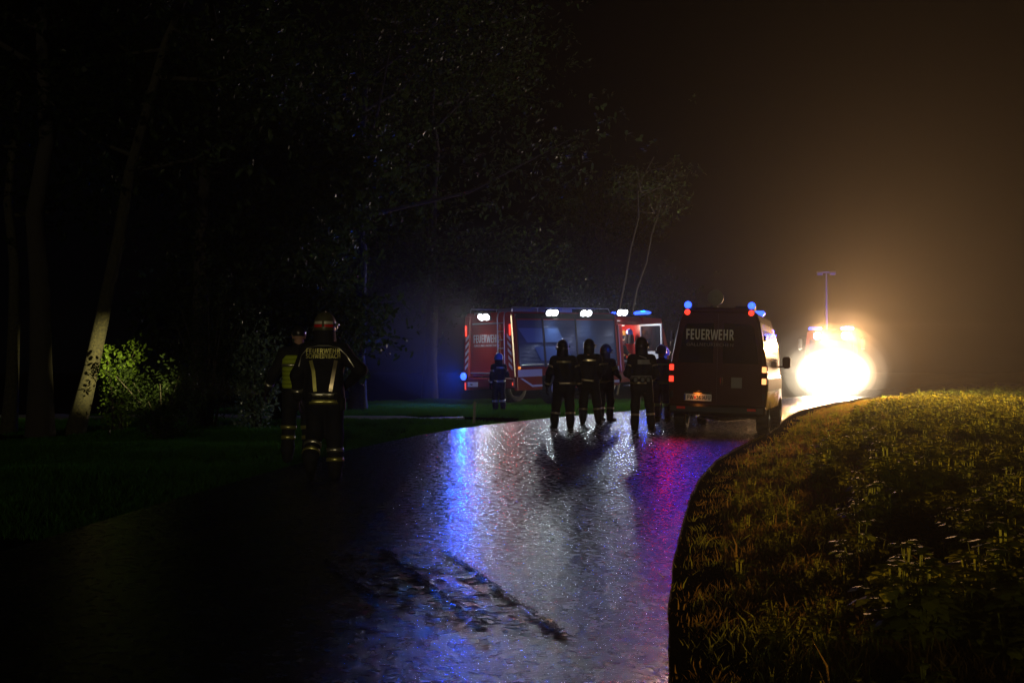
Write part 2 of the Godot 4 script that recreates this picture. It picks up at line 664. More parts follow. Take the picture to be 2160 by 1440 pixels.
# o: joints, height, jacket, trousers, bulk, glove, helm, helm_turn, cell
func person(called: String, label: String, at: Vector3, turn: float, o := {}) -> Array:
	var t := thing(called, label, "person", at, turn, o.get("group", ""))
	var sc: float = o.get("height", 1.8) / 1.8
	var j := pose(o.get("joints", {}))
	for key in j:
		j[key] = j[key] * sc
	var jacket: Color = o.get("jacket", CLOTH)
	var bones := body_bones(j, jacket, o.get("trousers", jacket), o.get("bulk", 1.0) * sc, GLOVE)
	var st := nst()
	put_net(st, nets(bones, o.get("cell", 0.02), 0.05))
	var ht: float = o.get("helm_turn", 0.0)
	var hx := Transform3D(Basis(Vector3.UP, ht) * Basis(Vector3.RIGHT, o.get("nod", 0.0)), j.head)
	put_net(st, head_net, hx)
	var sides := {"l": -1.0, "r": 1.0}
	for s in sides:
		var d: Vector3 = (j["w" + s] - j["e" + s]).normalized()
		var x := Vector3(sides[s], 0, 0)
		x = (x - d * x.dot(d)).normalized()
		var bs := Basis(x, -d, x.cross(-d))
		if sides[s] < 0.0:
			bs = Basis(x * 1.0, -d, -(x.cross(-d)))
		bs = Basis(bs.x * 1.05, bs.y * 1.05, bs.z * 1.05)
		put_net(st, hand_net, Transform3D(bs, j["w" + s] + d * 0.035), o.get("glove", GLOVE))
	obj("body", st, M.cloth, t)
	if o.has("helm"):
		helmet(t, j.head + Vector3(0, 0.03, 0), ht, o.helm, M.black_plastic, o.get("curtain", true))
	return [t, bones, j]

func group_of(bones: Array, g: Array) -> Array:
	return bones.filter(func(b): return b[5] in g)

# usual reflective tapes of a turnout coat
func tapes(pr: Array, m: Material, o := {}) -> void:
	var t: Node3D = pr[0]
	var bones: Array = pr[1]
	var j: Dictionary = pr[2]
	var torso := group_of(bones, ["t"])
	var w: float = o.get("w", 0.045)
	if o.get("hem", true):
		var st := nst()
		ring_band(st, torso, j.hip + Vector3(0, o.get("hem_y", 0.02), 0), Vector3(o.get("hem_tilt", 0.0), 1, 0), w)
		obj("hem_tape", st, m, t)
	if o.get("chest", true):
		var st := nst()
		var y: float = j.chest.y + o.get("chest_y", 0.06)
		back_tape(st, torso, [Vector2(-0.15, y), Vector2(0.15, y)], w * 0.8)
		obj("back_tape", st, m, t)
	for s in ["l", "r"]:
		if o.get("sleeve", true):
			var ab := group_of(bones, ["a" + s])
			var st := nst()
			ring_band(st, ab, j["s" + s].lerp(j["e" + s], o.get("arm_t", 0.5)), j["e" + s] - j["s" + s] + Vector3(0, 0, 0.0), w * 0.8, 0.008, 0.0, TAU, 16)
			obj("sleeve_tape", st, m, t)
			st = nst()
			ring_band(st, ab, j["e" + s].lerp(j["w" + s], 0.82), j["w" + s] - j["e" + s], w * 0.9, 0.008, 0.0, TAU, 16)
			obj("cuff_tape", st, m, t)
		if o.get("shin", true):
			var lb := group_of(bones, ["l" + s])
			var st := nst()
			ring_band(st, lb, j["k" + s].lerp(j["a" + s], o.get("shin_t", 0.42)), j["a" + s] - j["k" + s], w, 0.008, 0.0, TAU, 18)
			obj("trouser_tape", st, m, t)

# lettering wrapped onto the back
func back_text(pr: Array, words: String, cx: float, cy: float, w: float, h: float, m: Material) -> void:
	var tm := text_mesh(words)
	var bb := tm.get_aabb()
	var ar := tm.surface_get_arrays(0)
	var vs: PackedVector3Array = ar[Mesh.ARRAY_VERTEX]
	var ix: PackedInt32Array = ar[Mesh.ARRAY_INDEX]
	var torso := group_of(pr[1], ["t", "al", "ar"])
	var map := PackedVector3Array()
	for v in vs:
		var q := Vector2(cx + (v.x - bb.get_center().x) * w / bb.size.x, cy + (v.y - bb.get_center().y) * h / bb.size.y)
		var p := hit(Vector3(q.x, q.y, 0.5), Vector3(0, 0, -1), torso, 0.05)
		if p == Vector3.INF:
			p = Vector3(q.x, q.y, 0.1)
		map.append(p + Vector3(0, 0, 0.012 if v.z > 0.0 else 0.002))
	var st := nst()
	for i in range(0, ix.size(), 3):
		st.add_vertex(map[ix[i]])
		st.add_vertex(map[ix[i + 1]])
		st.add_vertex(map[ix[i + 2]])
	obj("lettering", st, m, pr[0])

# ---------------------------------------------------------------- vehicles
func wheel(parent: Node3D, at: Vector3, r: float, w: float) -> void:
	var st := nst()
	var x0 := Transform3D(Basis(Vector3.BACK, PI * 0.5), at)
	lathe(st, [[r * 0.6, -w * 0.45], [r * 0.85, -w * 0.5], [r * 0.97, -w * 0.42], [r, -w * 0.25], [r, w * 0.25], [r * 0.97, w * 0.42], [r * 0.85, w * 0.5], [r * 0.6, w * 0.45]], 28, x0)
	for i in 28:  # tread blocks
		var a := TAU * i / 28.0
		var d := Vector3(0, cos(a), sin(a))
		box(st, at + d * (r + 0.004), Vector3(w * 0.8, 0.016, r * 0.13), 0.0, Basis(Vector3.RIGHT, a))
	var wh := obj("wheel", st, M.rubber, parent)
	st = nst()
	lathe(st, [[0.001, -w * 0.3], [r * 0.3, -w * 0.32], [r * 0.34, -w * 0.2], [r * 0.52, -w * 0.22], [r * 0.6, -w * 0.44], [r * 0.62, 0.0], [r * 0.6, w * 0.44], [r * 0.52, w * 0.22], [r * 0.34, w * 0.2], [r * 0.3, w * 0.32], [0.001, w * 0.3]], 24, x0)
	obj("rim", st, M.steel, wh)

func side_x(y: float) -> float:
	return 1.25 if y < 1.25 else 1.25 - (y - 1.25) * 0.075

# a flat print on the leaning right side: points are (z, y)
func side_print(st: SurfaceTool, pts: Array, lift: float) -> void:
	var pp := PackedVector2Array(pts)
	var ix := Geometry2D.triangulate_polygon(pp)
	for i in range(0, ix.size(), 3):
		var q := []
		for k in 3:
			var p := pp[ix[i + k]]
			q.append(Vector3(side_x(p.y) + lift, p.y, p.x))
		tri(st, q[0], q[1], q[2], Vector3.RIGHT)

func work_lamp(parent: Node3D, at: Vector3, dir: Vector3, e: float, w := 0.66) -> void:
	var n := Vector3(dir.x, 0, dir.z).normalized()
	var b := Basis(n.cross(Vector3.UP).normalized() * -1.0, Vector3.UP, n)
	b = Basis(Vector3.UP.cross(n), Vector3.UP, n) * Basis(Vector3.RIGHT, 0.35)
	var st := nst()
	box(st, at - b.z * 0.04, Vector3(w, 0.24, 0.07), 0.015, b)
	box(st, at - b.z * 0.1 - b.y * 0.05, Vector3(w * 0.3, 0.06, 0.1), 0.01, b)
	var l := obj("work_lamp", st, M.black_plastic, parent)
	for s in [-1.0, 1.0]:
		st = nst()
		lathe(st, [[0.001, 0.012], [0.7, 0.011], [0.92, 0.008], [1.0, 0.0]], 18, Transform3D(Basis(b.x * w * 0.25, b.z, b.y * 0.115), at + b.x * w * 0.21 * s))
		obj("lamp_lens", st, M.glow_white, l)
	spot(l, at + b.z * 0.05, b.z + Vector3(0, -0.25, 0), Color(0.93, 0.97, 1.0), e, 78.0, 0.12, 0.5)

func fire_truck() -> Node3D:
	var t := thing("fire_truck", "large red fire engine with blue-grey roller shutters and lit roof floodlights", "fire engine", Vector3(0.12, 0.0, -37.5) + Vector3(-0.868, 0, -0.9), deg_to_rad(-44.0))
	t.rotation.x = deg_to_rad(1.5)
	# origin: middle of the rear at the ground, forward is -z, right side +x
	var st := nst()
	var sec := [Vector2(-1.25, 1.0), Vector2(1.25, 1.0), Vector2(1.25, 1.25), Vector2(1.11, 3.08), Vector2(1.04, 3.15), Vector2(-1.04, 3.15), Vector2(-1.11, 3.08), Vector2(-1.25, 1.25)]
	prism(st, sec, -0.06, -5.45, Transform3D.IDENTITY)
	var body := obj("superstructure", st, M.red, t)
	st = nst()
	box(st, Vector3(0, 0.82, -4.2), Vector3(0.9, 0.34, 8.2), 0.03)
	box(st, Vector3(0, 0.6, -2.2), Vector3(1.7, 0.2, 0.2), 0.03)
	box(st, Vector3(0, 0.62, -7.3), Vector3(1.7, 0.2, 0.2), 0.03)
	obj("chassis", st, M.black_plastic, t)
	for z in [-2.15, -7.25]:
		for s in [-1.0, 1.0]:
			wheel(t, Vector3(0.98 * s, 0.53, z), 0.53, 0.42)
	var arch := []
	for i in 13:
		var a := PI * i / 12.0
		arch.append(Vector2(cos(a) * 0.66, sin(a) * 0.62))
	for i in 13:
		var a := PI * (12 - i) / 12.0
		arch.append(Vector2(cos(a) * 0.72, sin(a) * 0.68))
	for s in [-1.0, 1.0]:
		for z in [-2.15, -7.25]:
			st = nst()
			prism(st, arch, -0.06, 0.22, Transform3D(Basis(Vector3.UP, PI * 0.5), Vector3(1.04 * s, 0.53, z)))
			obj("mudguard", st, M.black_plastic, t)
	# skirts under the shutters
	for s in [-1.0, 1.0]:
		for zz in [[-0.08, -1.3], [-3.0, -5.45]]:
			st = nst()
			box(st, Vector3(1.16 * s, 0.8, (zz[0] + zz[1]) * 0.5), Vector3(0.17, 0.56, zz[0] - zz[1]), 0.02)
			obj("skirt", st, M.red, t)
	for pts in [[Vector2(-0.1, 1.22), Vector2(-0.1, 0.98), Vector2(-1.28, 0.98), Vector2(-1.28, 1.22)],
			[Vector2(-3.02, 1.22), Vector2(-3.02, 0.98), Vector2(-5.43, 0.98), Vector2(-5.43, 1.22)],
			[Vector2(-0.2, 0.93), Vector2(-0.32, 0.93), Vector2(-0.8, 0.7), Vector2(-1.28, 0.7), Vector2(-1.28, 0.63), Vector2(-0.78, 0.63)],
			[Vector2(-3.02, 0.72), Vector2(-3.02, 0.63), Vector2(-5.43, 0.63), Vector2(-5.43, 0.72)]]:
		st = nst()
		side_print(st, pts, 0.004)
		obj("white_stripe", st, M.white_print, body)
	# roller shutters, each with its frame, slats and grip rail
	var bays := [[-0.2, -1.42], [-1.5, -3.12], [-3.2, -5.3]]
	for bay in bays:
		var za: float = bay[0]
		var zb: float = bay[1]
		st = nst()
		for y in 34:
			var y0 := 1.3 + y * 0.0463
			var x0 := side_x(y0) + 0.008
			var x1 := side_x(y0 + 0.04) + 0.008
			quad(st, Vector3(x0, y0, za), Vector3(x0, y0, zb), Vector3(x1 + 0.006, y0 + 0.034, zb), Vector3(x1 + 0.006, y0 + 0.034, za), Vector3.RIGHT)
			quad(st, Vector3(x1 + 0.006, y0 + 0.034, za), Vector3(x1 + 0.006, y0 + 0.034, zb), Vector3(x1 - 0.006, y0 + 0.0463, zb), Vector3(x1 - 0.006, y0 + 0.0463, za), Vector3(1, 1, 0))
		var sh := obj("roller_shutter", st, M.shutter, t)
		st = nst()
		box(st, Vector3(side_x(1.36) + 0.02, 1.36, (za + zb) * 0.5), Vector3(0.03, 0.05, za - zb - 0.1), 0.008)
		obj("grip_rail", st, M.steel, sh)
		for z in [za + 0.02, zb - 0.02]:
			st = nst()
			box(st, Vector3((side_x(1.28) + side_x(2.9)) * 0.5 + 0.01, 2.09, z), Vector3(0.035, 1.66, 0.035), 0.006, Basis(Vector3.BACK, 0.075))
			obj("frame_rail", st, M.black_plastic, sh)
	# graphics on the shutters
	for pts in [[Vector2(-0.22, 2.6), Vector2(-1.4, 2.6), Vector2(-1.4, 2.12), Vector2(-0.62, 2.12)],
			[Vector2(-1.52, 2.6), Vector2(-2.2, 2.6), Vector2(-2.5, 2.12), Vector2(-1.52, 2.12)],
			[Vector2(-0.95, 1.98), Vector2(-1.4, 1.98), Vector2(-1.4, 1.5), Vector2(-1.26, 1.5)],
			[Vector2(-1.52, 1.98), Vector2(-2.6, 1.98), Vector2(-2.9, 1.5), Vector2(-1.52, 1.5)]]:
		st = nst()
		side_print(st, pts, 0.02)
		obj("shutter_graphic", st, M.graphic, body)
	for s in [-1.0, 1.0]:
		st = nst()
		box(st, Vector3(1.1 * s, 3.0, -2.75), Vector3(0.06, 0.2, 5.3), 0.02)
		obj("cornice", st, M.black_plastic, body)
	for s in [-1.0, 1.0]:
		st = nst()
		tube(st, [Vector3(0.98 * s, 3.15, -0.1), Vector3(0.98 * s, 3.3, -0.15), Vector3(0.98 * s, 3.3, -5.2), Vector3(0.98 * s, 3.15, -5.3)], [0.018, 0.018, 0.018, 0.018], 6)
		for z in [-1.4, -2.7, -4.0]:
			cyl(st, Vector3(0.98 * s, 3.14, z), Vector3(0.98 * s, 3.3, z), 0.014, 6)
		obj("roof_rail", st, M.steel, t)
	st = nst()
	box(st, Vector3(-0.4, 3.24, -2.8), Vector3(0.7, 0.18, 3.2), 0.03)
	obj("roof_box", st, M.steel, t)
	for z in [-1.9, -3.7]:
		work_lamp(t, Vector3(1.2, 3.12, z), Vector3.RIGHT, E_WORK)
	work_lamp(t, Vector3(1.2, 3.16, -5.75), Vector3.RIGHT, E_WORK)
	work_lamp(t, Vector3(-0.12, 3.0, 0.1), Vector3.BACK, E_WORK * 1.4, 0.6)
	st = nst()
	tube(st, [Vector3(-0.62, 3.07, 0.02), Vector3(-0.6, 3.14, 0.05), Vector3(0.15, 3.15, 0.06)], [0.016, 0.016, 0.016], 6)
	obj("lamp_bracket", st, M.steel, t)
	# the rear
	st = nst()
	box(st, Vector3(-0.14, 1.95, -0.045), Vector3(1.3, 1.62, 0.05), 0.012)
	var door := obj("rear_shutter", st, M.red, t)
	st = nst()
	for y in 28:
		box(st, Vector3(-0.14, 1.17 + y * 0.058, -0.018), Vector3(1.24, 0.05, 0.012), 0.004)
	var slat := obj("shutter_slats", st, M.red, door)
	slat.set_meta("kind", "stuff")
	lettering(door, "FEUERWEHR", 1.22, 0.27, M.print_grey, Transform3D(Basis(), Vector3(-0.12, 2.27, -0.006)))
	lettering(door, "GALLNEUKIRCHEN", 1.2, 0.075, M.print_grey, Transform3D(Basis(), Vector3(-0.12, 2.04, -0.006)), false)
	st = nst()
	box(st, Vector3(-0.14, 2.78, -0.02), Vector3(1.3, 0.05, 0.05), 0.01)
	obj("top_rail", st, M.steel, door)
	st = nst()
	box(st, Vector3(-0.14, 1.11, 0.0), Vector3(1.5, 0.04, 0.06), 0.01)
	obj("grip_rail", st, M.steel, door)
	for s in [-1.0, 1.0]:
		st = nst()
		box(st, Vector3(1.05 * s, 2.0, -0.02), Vector3(0.26, 2.1, 0.12), 0.03, Basis(Vector3.BACK, 0.07 * s))
		var pil := obj("corner_pillar", st, M.red, t)
		st = nst()
		for k in 5:  # slanting white warning bars
			st = nst()
			var y := 1.2 + k * 0.24
			var x0: float = s * (1.14 - (y - 1.2) * 0.07)
			var x1: float = x0 - 0.17 * s
			quad(st, Vector3(x0, y, 0.047), Vector3(x1, y + 0.16, 0.047), Vector3(x1, y + 0.28, 0.047), Vector3(x0, y + 0.12, 0.047), Vector3.BACK)
			obj("warning_stripe", st, M.white_print, pil)
		st = nst()
		box(st, Vector3(1.05 * s, 2.55, 0.05), Vector3(0.07, 0.36, 0.03), 0.012)
		obj("tail_light", st, M.glow_red, pil)
		spot(pil, Vector3(1.05 * s, 2.55, 0.1), Vector3.BACK, Color(1, 0.12, 0.02), 0.6, 78.0, 0.05, 0.4)
	st = nst()
	box(st, Vector3(0, 0.78, -0.02), Vector3(2.44, 0.34, 0.16), 0.03)
	obj("rear_bumper", st, M.dark_red, t)
	st = nst()
	box(st, Vector3(-1.1, 0.66, 0.075), Vector3(0.06, 0.26, 0.03), 0.01)
	obj("tail_light", st, M.glow_red_dim, t)
	st = nst()
	box(st, Vector3(1.16, 0.76, 0.075), Vector3(0.05, 0.1, 0.03), 0.01)
	obj("tail_light", st, M.glow_red_dim, t)
	st = nst()
	box(st, Vector3(-0.74, 0.72, 0.07), Vector3(0.5, 0.16, 0.012), 0.004)
	var pl := obj("licence_plate", st, M.white_print, t)
	lettering(pl, "FW", 0.12, 0.06, M.ink, Transform3D(Basis(), Vector3(-0.8, 0.72, 0.078)))
	beacon(t, Vector3(-1.12, 1.0, 0.12), 0.13, M.glow_blue, Color(0.0, 0.28, 1.0), E_BLUE * 2.4)
	# ladder and hand rails by the corner
	for k in 2:
		st = nst()
		var xa := 0.56 + k * 0.3
		tube(st, [Vector3(xa, 1.0, 0.13), Vector3(xa, 2.95, 0.13), Vector3(xa, 3.12, 0.08), Vector3(xa, 3.2, -0.1)], [0.022, 0.022, 0.022, 0.022], 8)
		obj("ladder_rail", st, M.steel, t)
	for k in 7:
		st = nst()
		cyl(st, Vector3(0.56, 1.1 + k * 0.28, 0.13), Vector3(0.86, 1.1 + k * 0.28, 0.13), 0.014, 6)
		obj("rung", st, M.steel, t)
	# amber side markers
	for z in [-0.15, -3.1]:
		st = nst()
		ball(st, Vector3(1.27, 1.28, z), Vector3(0.05, 0.05, 0.05), 10, 6)
		obj("marker_lamp", st, M.glow_amber, t)
	# crew cab: rear pillar, roof, floor, front doors, nose (door opening from z -5.75 to -6.75 on the near side)
	st = nst()
	var up := [Vector2(-1.24, 1.0), Vector2(-1.13, 2.85), Vector2(-1.0, 3.02), Vector2(1.0, 3.02), Vector2(1.13, 2.85), Vector2(1.1, 2.72), Vector2(-1.02, 2.72), Vector2(-1.14, 1.0)]
	prism(st, up, -5.5, -7.0)
	prism(st, [Vector2(-1.24, 0.62), Vector2(-1.24, 1.02), Vector2(1.22, 1.02), Vector2(1.24, 0.62)], -5.5, -8.5)
	box(st, Vector3(1.18, 1.87, -5.62), Vector3(0.12, 1.72, 0.22), 0.02, Basis(Vector3.BACK, 0.06))
	box(st, Vector3(0.05, 1.87, -5.53), Vector3(2.2, 1.7, 0.04), 0.0)
	var cab := obj("crew_cab", st, M.red, t)
	st = nst()
	var nose := [Vector2(-8.62, 0.6), Vector2(-7.0, 0.6), Vector2(-7.0, 3.0), Vector2(-8.1, 2.96), Vector2(-8.55, 1.8)]
	prism(st, nose, -1.2, 1.2, Transform3D(Basis(Vector3(0, 0, 1), Vector3(0, 1, 0), Vector3(1, 0, 0)), Vector3.ZERO))
	obj("driver_cab", st, M.red, t)
	st = nst()
	quad(st, Vector3(1.205, 1.75, -7.1), Vector3(1.205, 1.75, -8.3), Vector3(1.205, 2.75, -8.05), Vector3(1.205, 2.75, -7.1), Vector3.RIGHT)
	obj("window", st, M.dark_glass, cab)
	st = nst()
	box(st, Vector3(1.23, 1.45, -7.35), Vector3(0.03, 0.03, 0.18), 0.01)
	obj("door_handle", st, M.black_plastic, cab)
	st = nst()
	tube(st, [Vector3(1.2, 2.6, -8.2), Vector3(1.45, 2.65, -8.3), Vector3(1.45, 1.95, -8.3), Vector3(1.2, 1.9, -8.3)], [0.02, 0.02, 0.02, 0.02], 6)
	box(st, Vector3(1.46, 2.3, -8.27), Vector3(0.24, 0.46, 0.1), 0.03)
	obj("wing_mirror", st, M.black_plastic, t)
	# open crew door, hinged at its front edge, standing out from the side
	st = nst()
	var db := Transform3D(Basis(Vector3.UP, deg_to_rad(96.0)), Vector3(1.2, 0, -6.78))
	for q in [[Vector3(0, 1.3, 0.47), Vector3(0.06, 0.86, 0.94)], [Vector3(0, 2.2, 0.03), Vector3(0.06, 0.96, 0.06)], [Vector3(0, 2.2, 0.91), Vector3(0.06, 0.96, 0.06)], [Vector3(0, 2.7, 0.47), Vector3(0.06, 0.07, 0.94)]]:
		box(st, db * q[0], q[1], 0.012, db.basis)
	var cd := obj("crew_door", st, M.door_grey, t)
	st = nst()
	box(st, db * Vector3(0, 2.2, 0.47), Vector3(0.012, 0.92, 0.84), 0.0, db.basis)
	obj("window", st, M.dark_glass, cd)
	st = nst()
	tube(st, [db * Vector3(0.05, 1.5, 0.2), db * Vector3(0.1, 1.55, 0.25), db * Vector3(0.1, 1.65, 0.75), db * Vector3(0.05, 1.68, 0.8)], [0.018, 0.018, 0.018, 0.018], 6)
	obj("door_handle", st, M.steel, cd)
	# inside the crew cab: bench, hanging coats, lamp
	st = nst()
	box(st, Vector3(0.4, 1.35, -5.85), Vector3(1.5, 0.14, 0.5), 0.04)
	box(st, Vector3(0.4, 1.8, -5.63), Vector3(1.5, 0.8, 0.12), 0.04)
	obj("bench", st, M.seat, cab)
	for k in 3:
		st = nst()
		var x := 0.8 - k * 0.22
		loft(st, ring_stack(Vector3(x, 2.45, -6.75), [0.05, 0.13, 0.15, 0.16], 0.42, 10), true, 1)
		obj("hanging_coat", st, M.cloth_plain, cab)
	st = nst()
	box(st, Vector3(0.6, 2.7, -6.25), Vector3(0.5, 0.03, 0.12), 0.008)
	var il := obj("cabin_lamp", st, M.glow_cabin, cab)
	omni(il, Vector3(0.6, 2.64, -6.25), Color(1.0, 0.93, 0.85), E_CABIN, 0.08)
	st = nst()
	box(st, Vector3(1.28, 0.5, -6.25), Vector3(0.3, 0.05, 0.9), 0.01)
	obj("step", st, M.steel, cab)
	st = nst()
	box(st, Vector3(1.28, 0.8, -6.25), Vector3(0.26, 0.04, 0.9), 0.01)
	obj("step", st, M.steel, cab)
	# light bar on the cab roof
	st = nst()
	box(st, Vector3(0, 3.1, -7.7), Vector3(1.9, 0.06, 0.3), 0.02)
	obj("light_bar_base", st, M.black_plastic, t)
	for s in [-1.0, 1.0]:
		st = nst()
		var lb := []
		for i in 5:
			var x: float = lerpf(0.3, 0.98, i / 4.0) * s
			var hh: float = [0.1, 0.13, 0.13, 0.12, 0.06][i]
			var ww: float = [0.13, 0.15, 0.15, 0.13, 0.08][i]
			var ring := []
			for k in 10:
				var a := TAU * k / 10.0
				ring.append(Vector3(x, 3.19 + sin(a) * hh * 0.62, -7.7 + cos(a) * ww))
			lb.append(ring)
		loft(st, lb, true, 1)
		var o := obj("blue_lamp", st, M.glow_blue, t)
		omni(o, Vector3(0.62 * s, 3.34, -7.7), Color(0.0, 0.28, 1.0), E_BLUE * 0.6, 0.12)
	return t

func ring_stack(top: Vector3, radii: Array, h: float, n: int) -> Array:
	var rs := []
	for i in radii.size():
		var ring := []
		for k in n:
			var a := TAU * k / n
			ring.append(top + Vector3(cos(a) * radii[i] * 0.6, -h * i / (radii.size() - 1.0), sin(a) * radii[i]))
		rs.append(ring)
	return rs

func beacon(parent: Node3D, at: Vector3, r: float, m: Material, c: Color, e: float) -> void:
	var st := nst()
	cyl(st, at + Vector3(0, 0, -0.07), at, r * 1.1, 14)
	var o := obj("beacon_base", st, M.black_plastic, parent)
	st = nst()
	ball(st, at + Vector3(0, 0, 0.01), Vector3(r, r, r * 0.7), 16, 8)
	obj("beacon_lamp", st, m, o)
	spot(o, at + Vector3(0, 0, r * 0.7 + 0.03), Vector3(0, -0.1, 1), c, e, 64.0, r * 0.6, 0.6)

func van() -> Node3D:
	var t := thing("van", "dark red fire brigade van with lit tail lights and roof corner beacons", "van", Vector3(3.87, 0, -21.6), deg_to_rad(-17.0))
	t.rotation.z = deg_to_rad(-1.8)
	var half := [Vector2(0.84, 0.38), Vector2(0.91, 0.5), Vector2(0.93, 0.8), Vector2(0.93, 1.12), Vector2(0.885, 1.5), Vector2(0.76, 2.15), Vector2(0.7, 2.31), Vector2(0.58, 2.39), Vector2(0.3, 2.42)]
	var rings := []
	for q in [[0.0, 0.975, 0.985], [-0.06, 1.0, 1.0], [-3.3, 1.0, 1.0], [-3.7, 0.99, 0.985], [-4.25, 0.97, 0.72], [-5.0, 0.94, 0.5], [-5.2, 0.86, 0.42]]:
		var ring := []
		for p in half:
			ring.append(Vector3(p.x * q[1], 0.38 + (p.y - 0.38) * q[2], q[0]))
		for i in half.size():
			var p: Vector2 = half[half.size() - 1 - i]
			ring.append(Vector3(-p.x * q[1], 0.38 + (p.y - 0.38) * q[2], q[0]))
		rings.append(ring)
	var st := nst()
	loft(st, rings, true, -1)
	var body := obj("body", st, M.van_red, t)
	# rear doors with a gap between them, windows, handle
	for s in [-1.0, 1.0]:
		st = nst()
		var pts := [Vector2(0.012, 0.55), Vector2(0.845, 0.55), Vector2(0.86, 1.12), Vector2(0.83, 1.5), Vector2(0.72, 2.12), Vector2(0.64, 2.26), Vector2(0.012, 2.3)]
		var mir := []
		for p: Vector2 in pts:
			mir.append(Vector2(p.x * s, p.y))
		prism(st, mir, -0.01, 0.022)
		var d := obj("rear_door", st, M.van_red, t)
		st = nst()
		var wp := []
		for p: Vector2 in [Vector2(0.09, 1.36), Vector2(0.76, 1.36), Vector2(0.745, 1.5), Vector2(0.65, 2.04), Vector2(0.6, 2.1), Vector2(0.09, 2.12)]:
			wp.append(Vector2(p.x * s, p.y))
		prism(st, wp, 0.02, 0.028)
		var w := obj("rear_window", st, M.dark_glass, d)
		for k in 2:
			st = nst()
			box(st, Vector3(0.86 * s, 0.75 + k * 1.1, 0.03), Vector3(0.05, 0.12, 0.05), 0.01)
			obj("hinge", st, M.black_plastic, d)
		if s < 0.0:
			lettering(w, "FEUERWEHR", 0.9, 0.2, M.print_grey, Transform3D(Basis(), Vector3(-0.16, 1.9, 0.03)))
			lettering(w, "GALLNEUKIRCHEN", 0.88, 0.06, M.print_dim, Transform3D(Basis(), Vector3(-0.16, 1.71, 0.03)), false)
		# lamps on the corner posts
		for k in 2:
			st = nst()
			box(st, Vector3(0.87 * s, 1.04 + k * 0.22, 0.03), Vector3(0.12, 0.15, 0.06), 0.02)
			var hs := obj("tail_light", st, M.red_lens, t)
			st = nst()
			box(st, Vector3(0.87 * s, 1.04 + k * 0.22, 0.064), Vector3(0.085, 0.11, 0.02), 0.015)
			obj("lamp_lens", st, M.glow_red if s < 0.0 else M.glow_orange, hs)
			spot(hs, Vector3(0.88 * s, 1.04 + k * 0.22, 0.1), Vector3.BACK, Color(1, 0.06, 0.02) if s < 0.0 else Color(1, 0.3, 0.08), E_TAIL, 78.0, 0.05, 0.4)
		beacon(t, Vector3(0.6 * s, 2.46, -0.02), 0.07, M.glow_blue, Color(0.05, 0.2, 1.0), E_BEACON)
		beacon(t, Vector3(0.6 * s, 2.32, 0.03), 0.055, M.glow_red, Color(1.0, 0.02, 0.05), E_BEACON * 0.12)
	st = nst()
	box(st, Vector3(0, 2.36, -0.1), Vector3(1.3, 0.1, 0.26), 0.03)
	obj("roof_spoiler", st, M.van_red, body)
	st = nst()
	box(st, Vector3(0.0, 0.48, 0.04), Vector3(1.84, 0.2, 0.2), 0.05)
	var bump := obj("rear_bumper", st, M.black_plastic, t)
	for x in [-0.66, 0.66]:
		st = nst()
		box(st, Vector3(x, 0.5, 0.145), Vector3(0.16, 0.045, 0.012), 0.004)
		obj("reflector", st, M.red_reflector, bump)
	st = nst()
	box(st, Vector3(-0.36, 0.7, 0.035), Vector3(0.52, 0.13, 0.014), 0.004)
	var pl := obj("licence_plate", st, M.white_print, t)
	lettering(pl, "FW", 0.12, 0.075, M.ink, Transform3D(Basis(), Vector3(-0.495, 0.7, 0.043)))
	lettering(pl, "369UU", 0.27, 0.075, M.ink, Transform3D(Basis(), Vector3(-0.255, 0.7, 0.043)))
	st = nst()
	box(st, Vector3(-0.605, 0.7, 0.044), Vector3(0.03, 0.12, 0.004), 0.0)
	obj("country_band", st, M.blue_print, pl)
	st = nst()
	box(st, Vector3(-0.413, 0.7, 0.044), Vector3(0.03, 0.04, 0.004), 0.0)
	obj("crest", st, M.red_reflector, pl)
	st = nst()
	box(st, Vector3(-0.36, 0.8, 0.06), Vector3(0.5, 0.03, 0.06), 0.008)
	obj("plate_grip", st, M.black_plastic, t)
	st = nst()
	box(st, Vector3(-0.36, 0.781, 0.075), Vector3(0.16, 0.008, 0.02), 0.0)
	var pll := obj("plate_lamp", st, M.glow_amber, t)
	spot(pll, Vector3(-0.36, 0.79, 0.12), Vector3(0, -1, -0.75), Color(1.0, 0.55, 0.2), E_PLATE, 75.0, 0.03)
	st = nst()
	box(st, Vector3(0.36, 1.0, 0.03), Vector3(0.2, 0.2, 0.01), 0.0)
	obj("sticker", st, M.print_dim, t)
	st = nst()
	box(st, Vector3(0.08, 1.02, 0.04), Vector3(0.05, 0.16, 0.04), 0.012)
	obj("door_handle", st, M.chrome, t)
	for z in [-0.95, -4.15]:
		for s in [-1.0, 1.0]:
			wheel(t, Vector3(0.8 * s, 0.34, z), 0.34, 0.24)
	st = nst()
	cyl(st, Vector3(-0.4, 0.36, 0.1), Vector3(-0.4, 0.36, -0.4), 0.035, 10)
	obj("exhaust_pipe", st, M.chrome, t)
	st = nst()
	tube(st, [Vector3(-0.7, 0.34, -0.95), Vector3(-0.1, 0.3, -0.95), Vector3(0.1, 0.3, -0.95), Vector3(0.7, 0.34, -0.95)], [0.05, 0.08, 0.08, 0.05], 8)
	obj("axle", st, M.chrome, t)
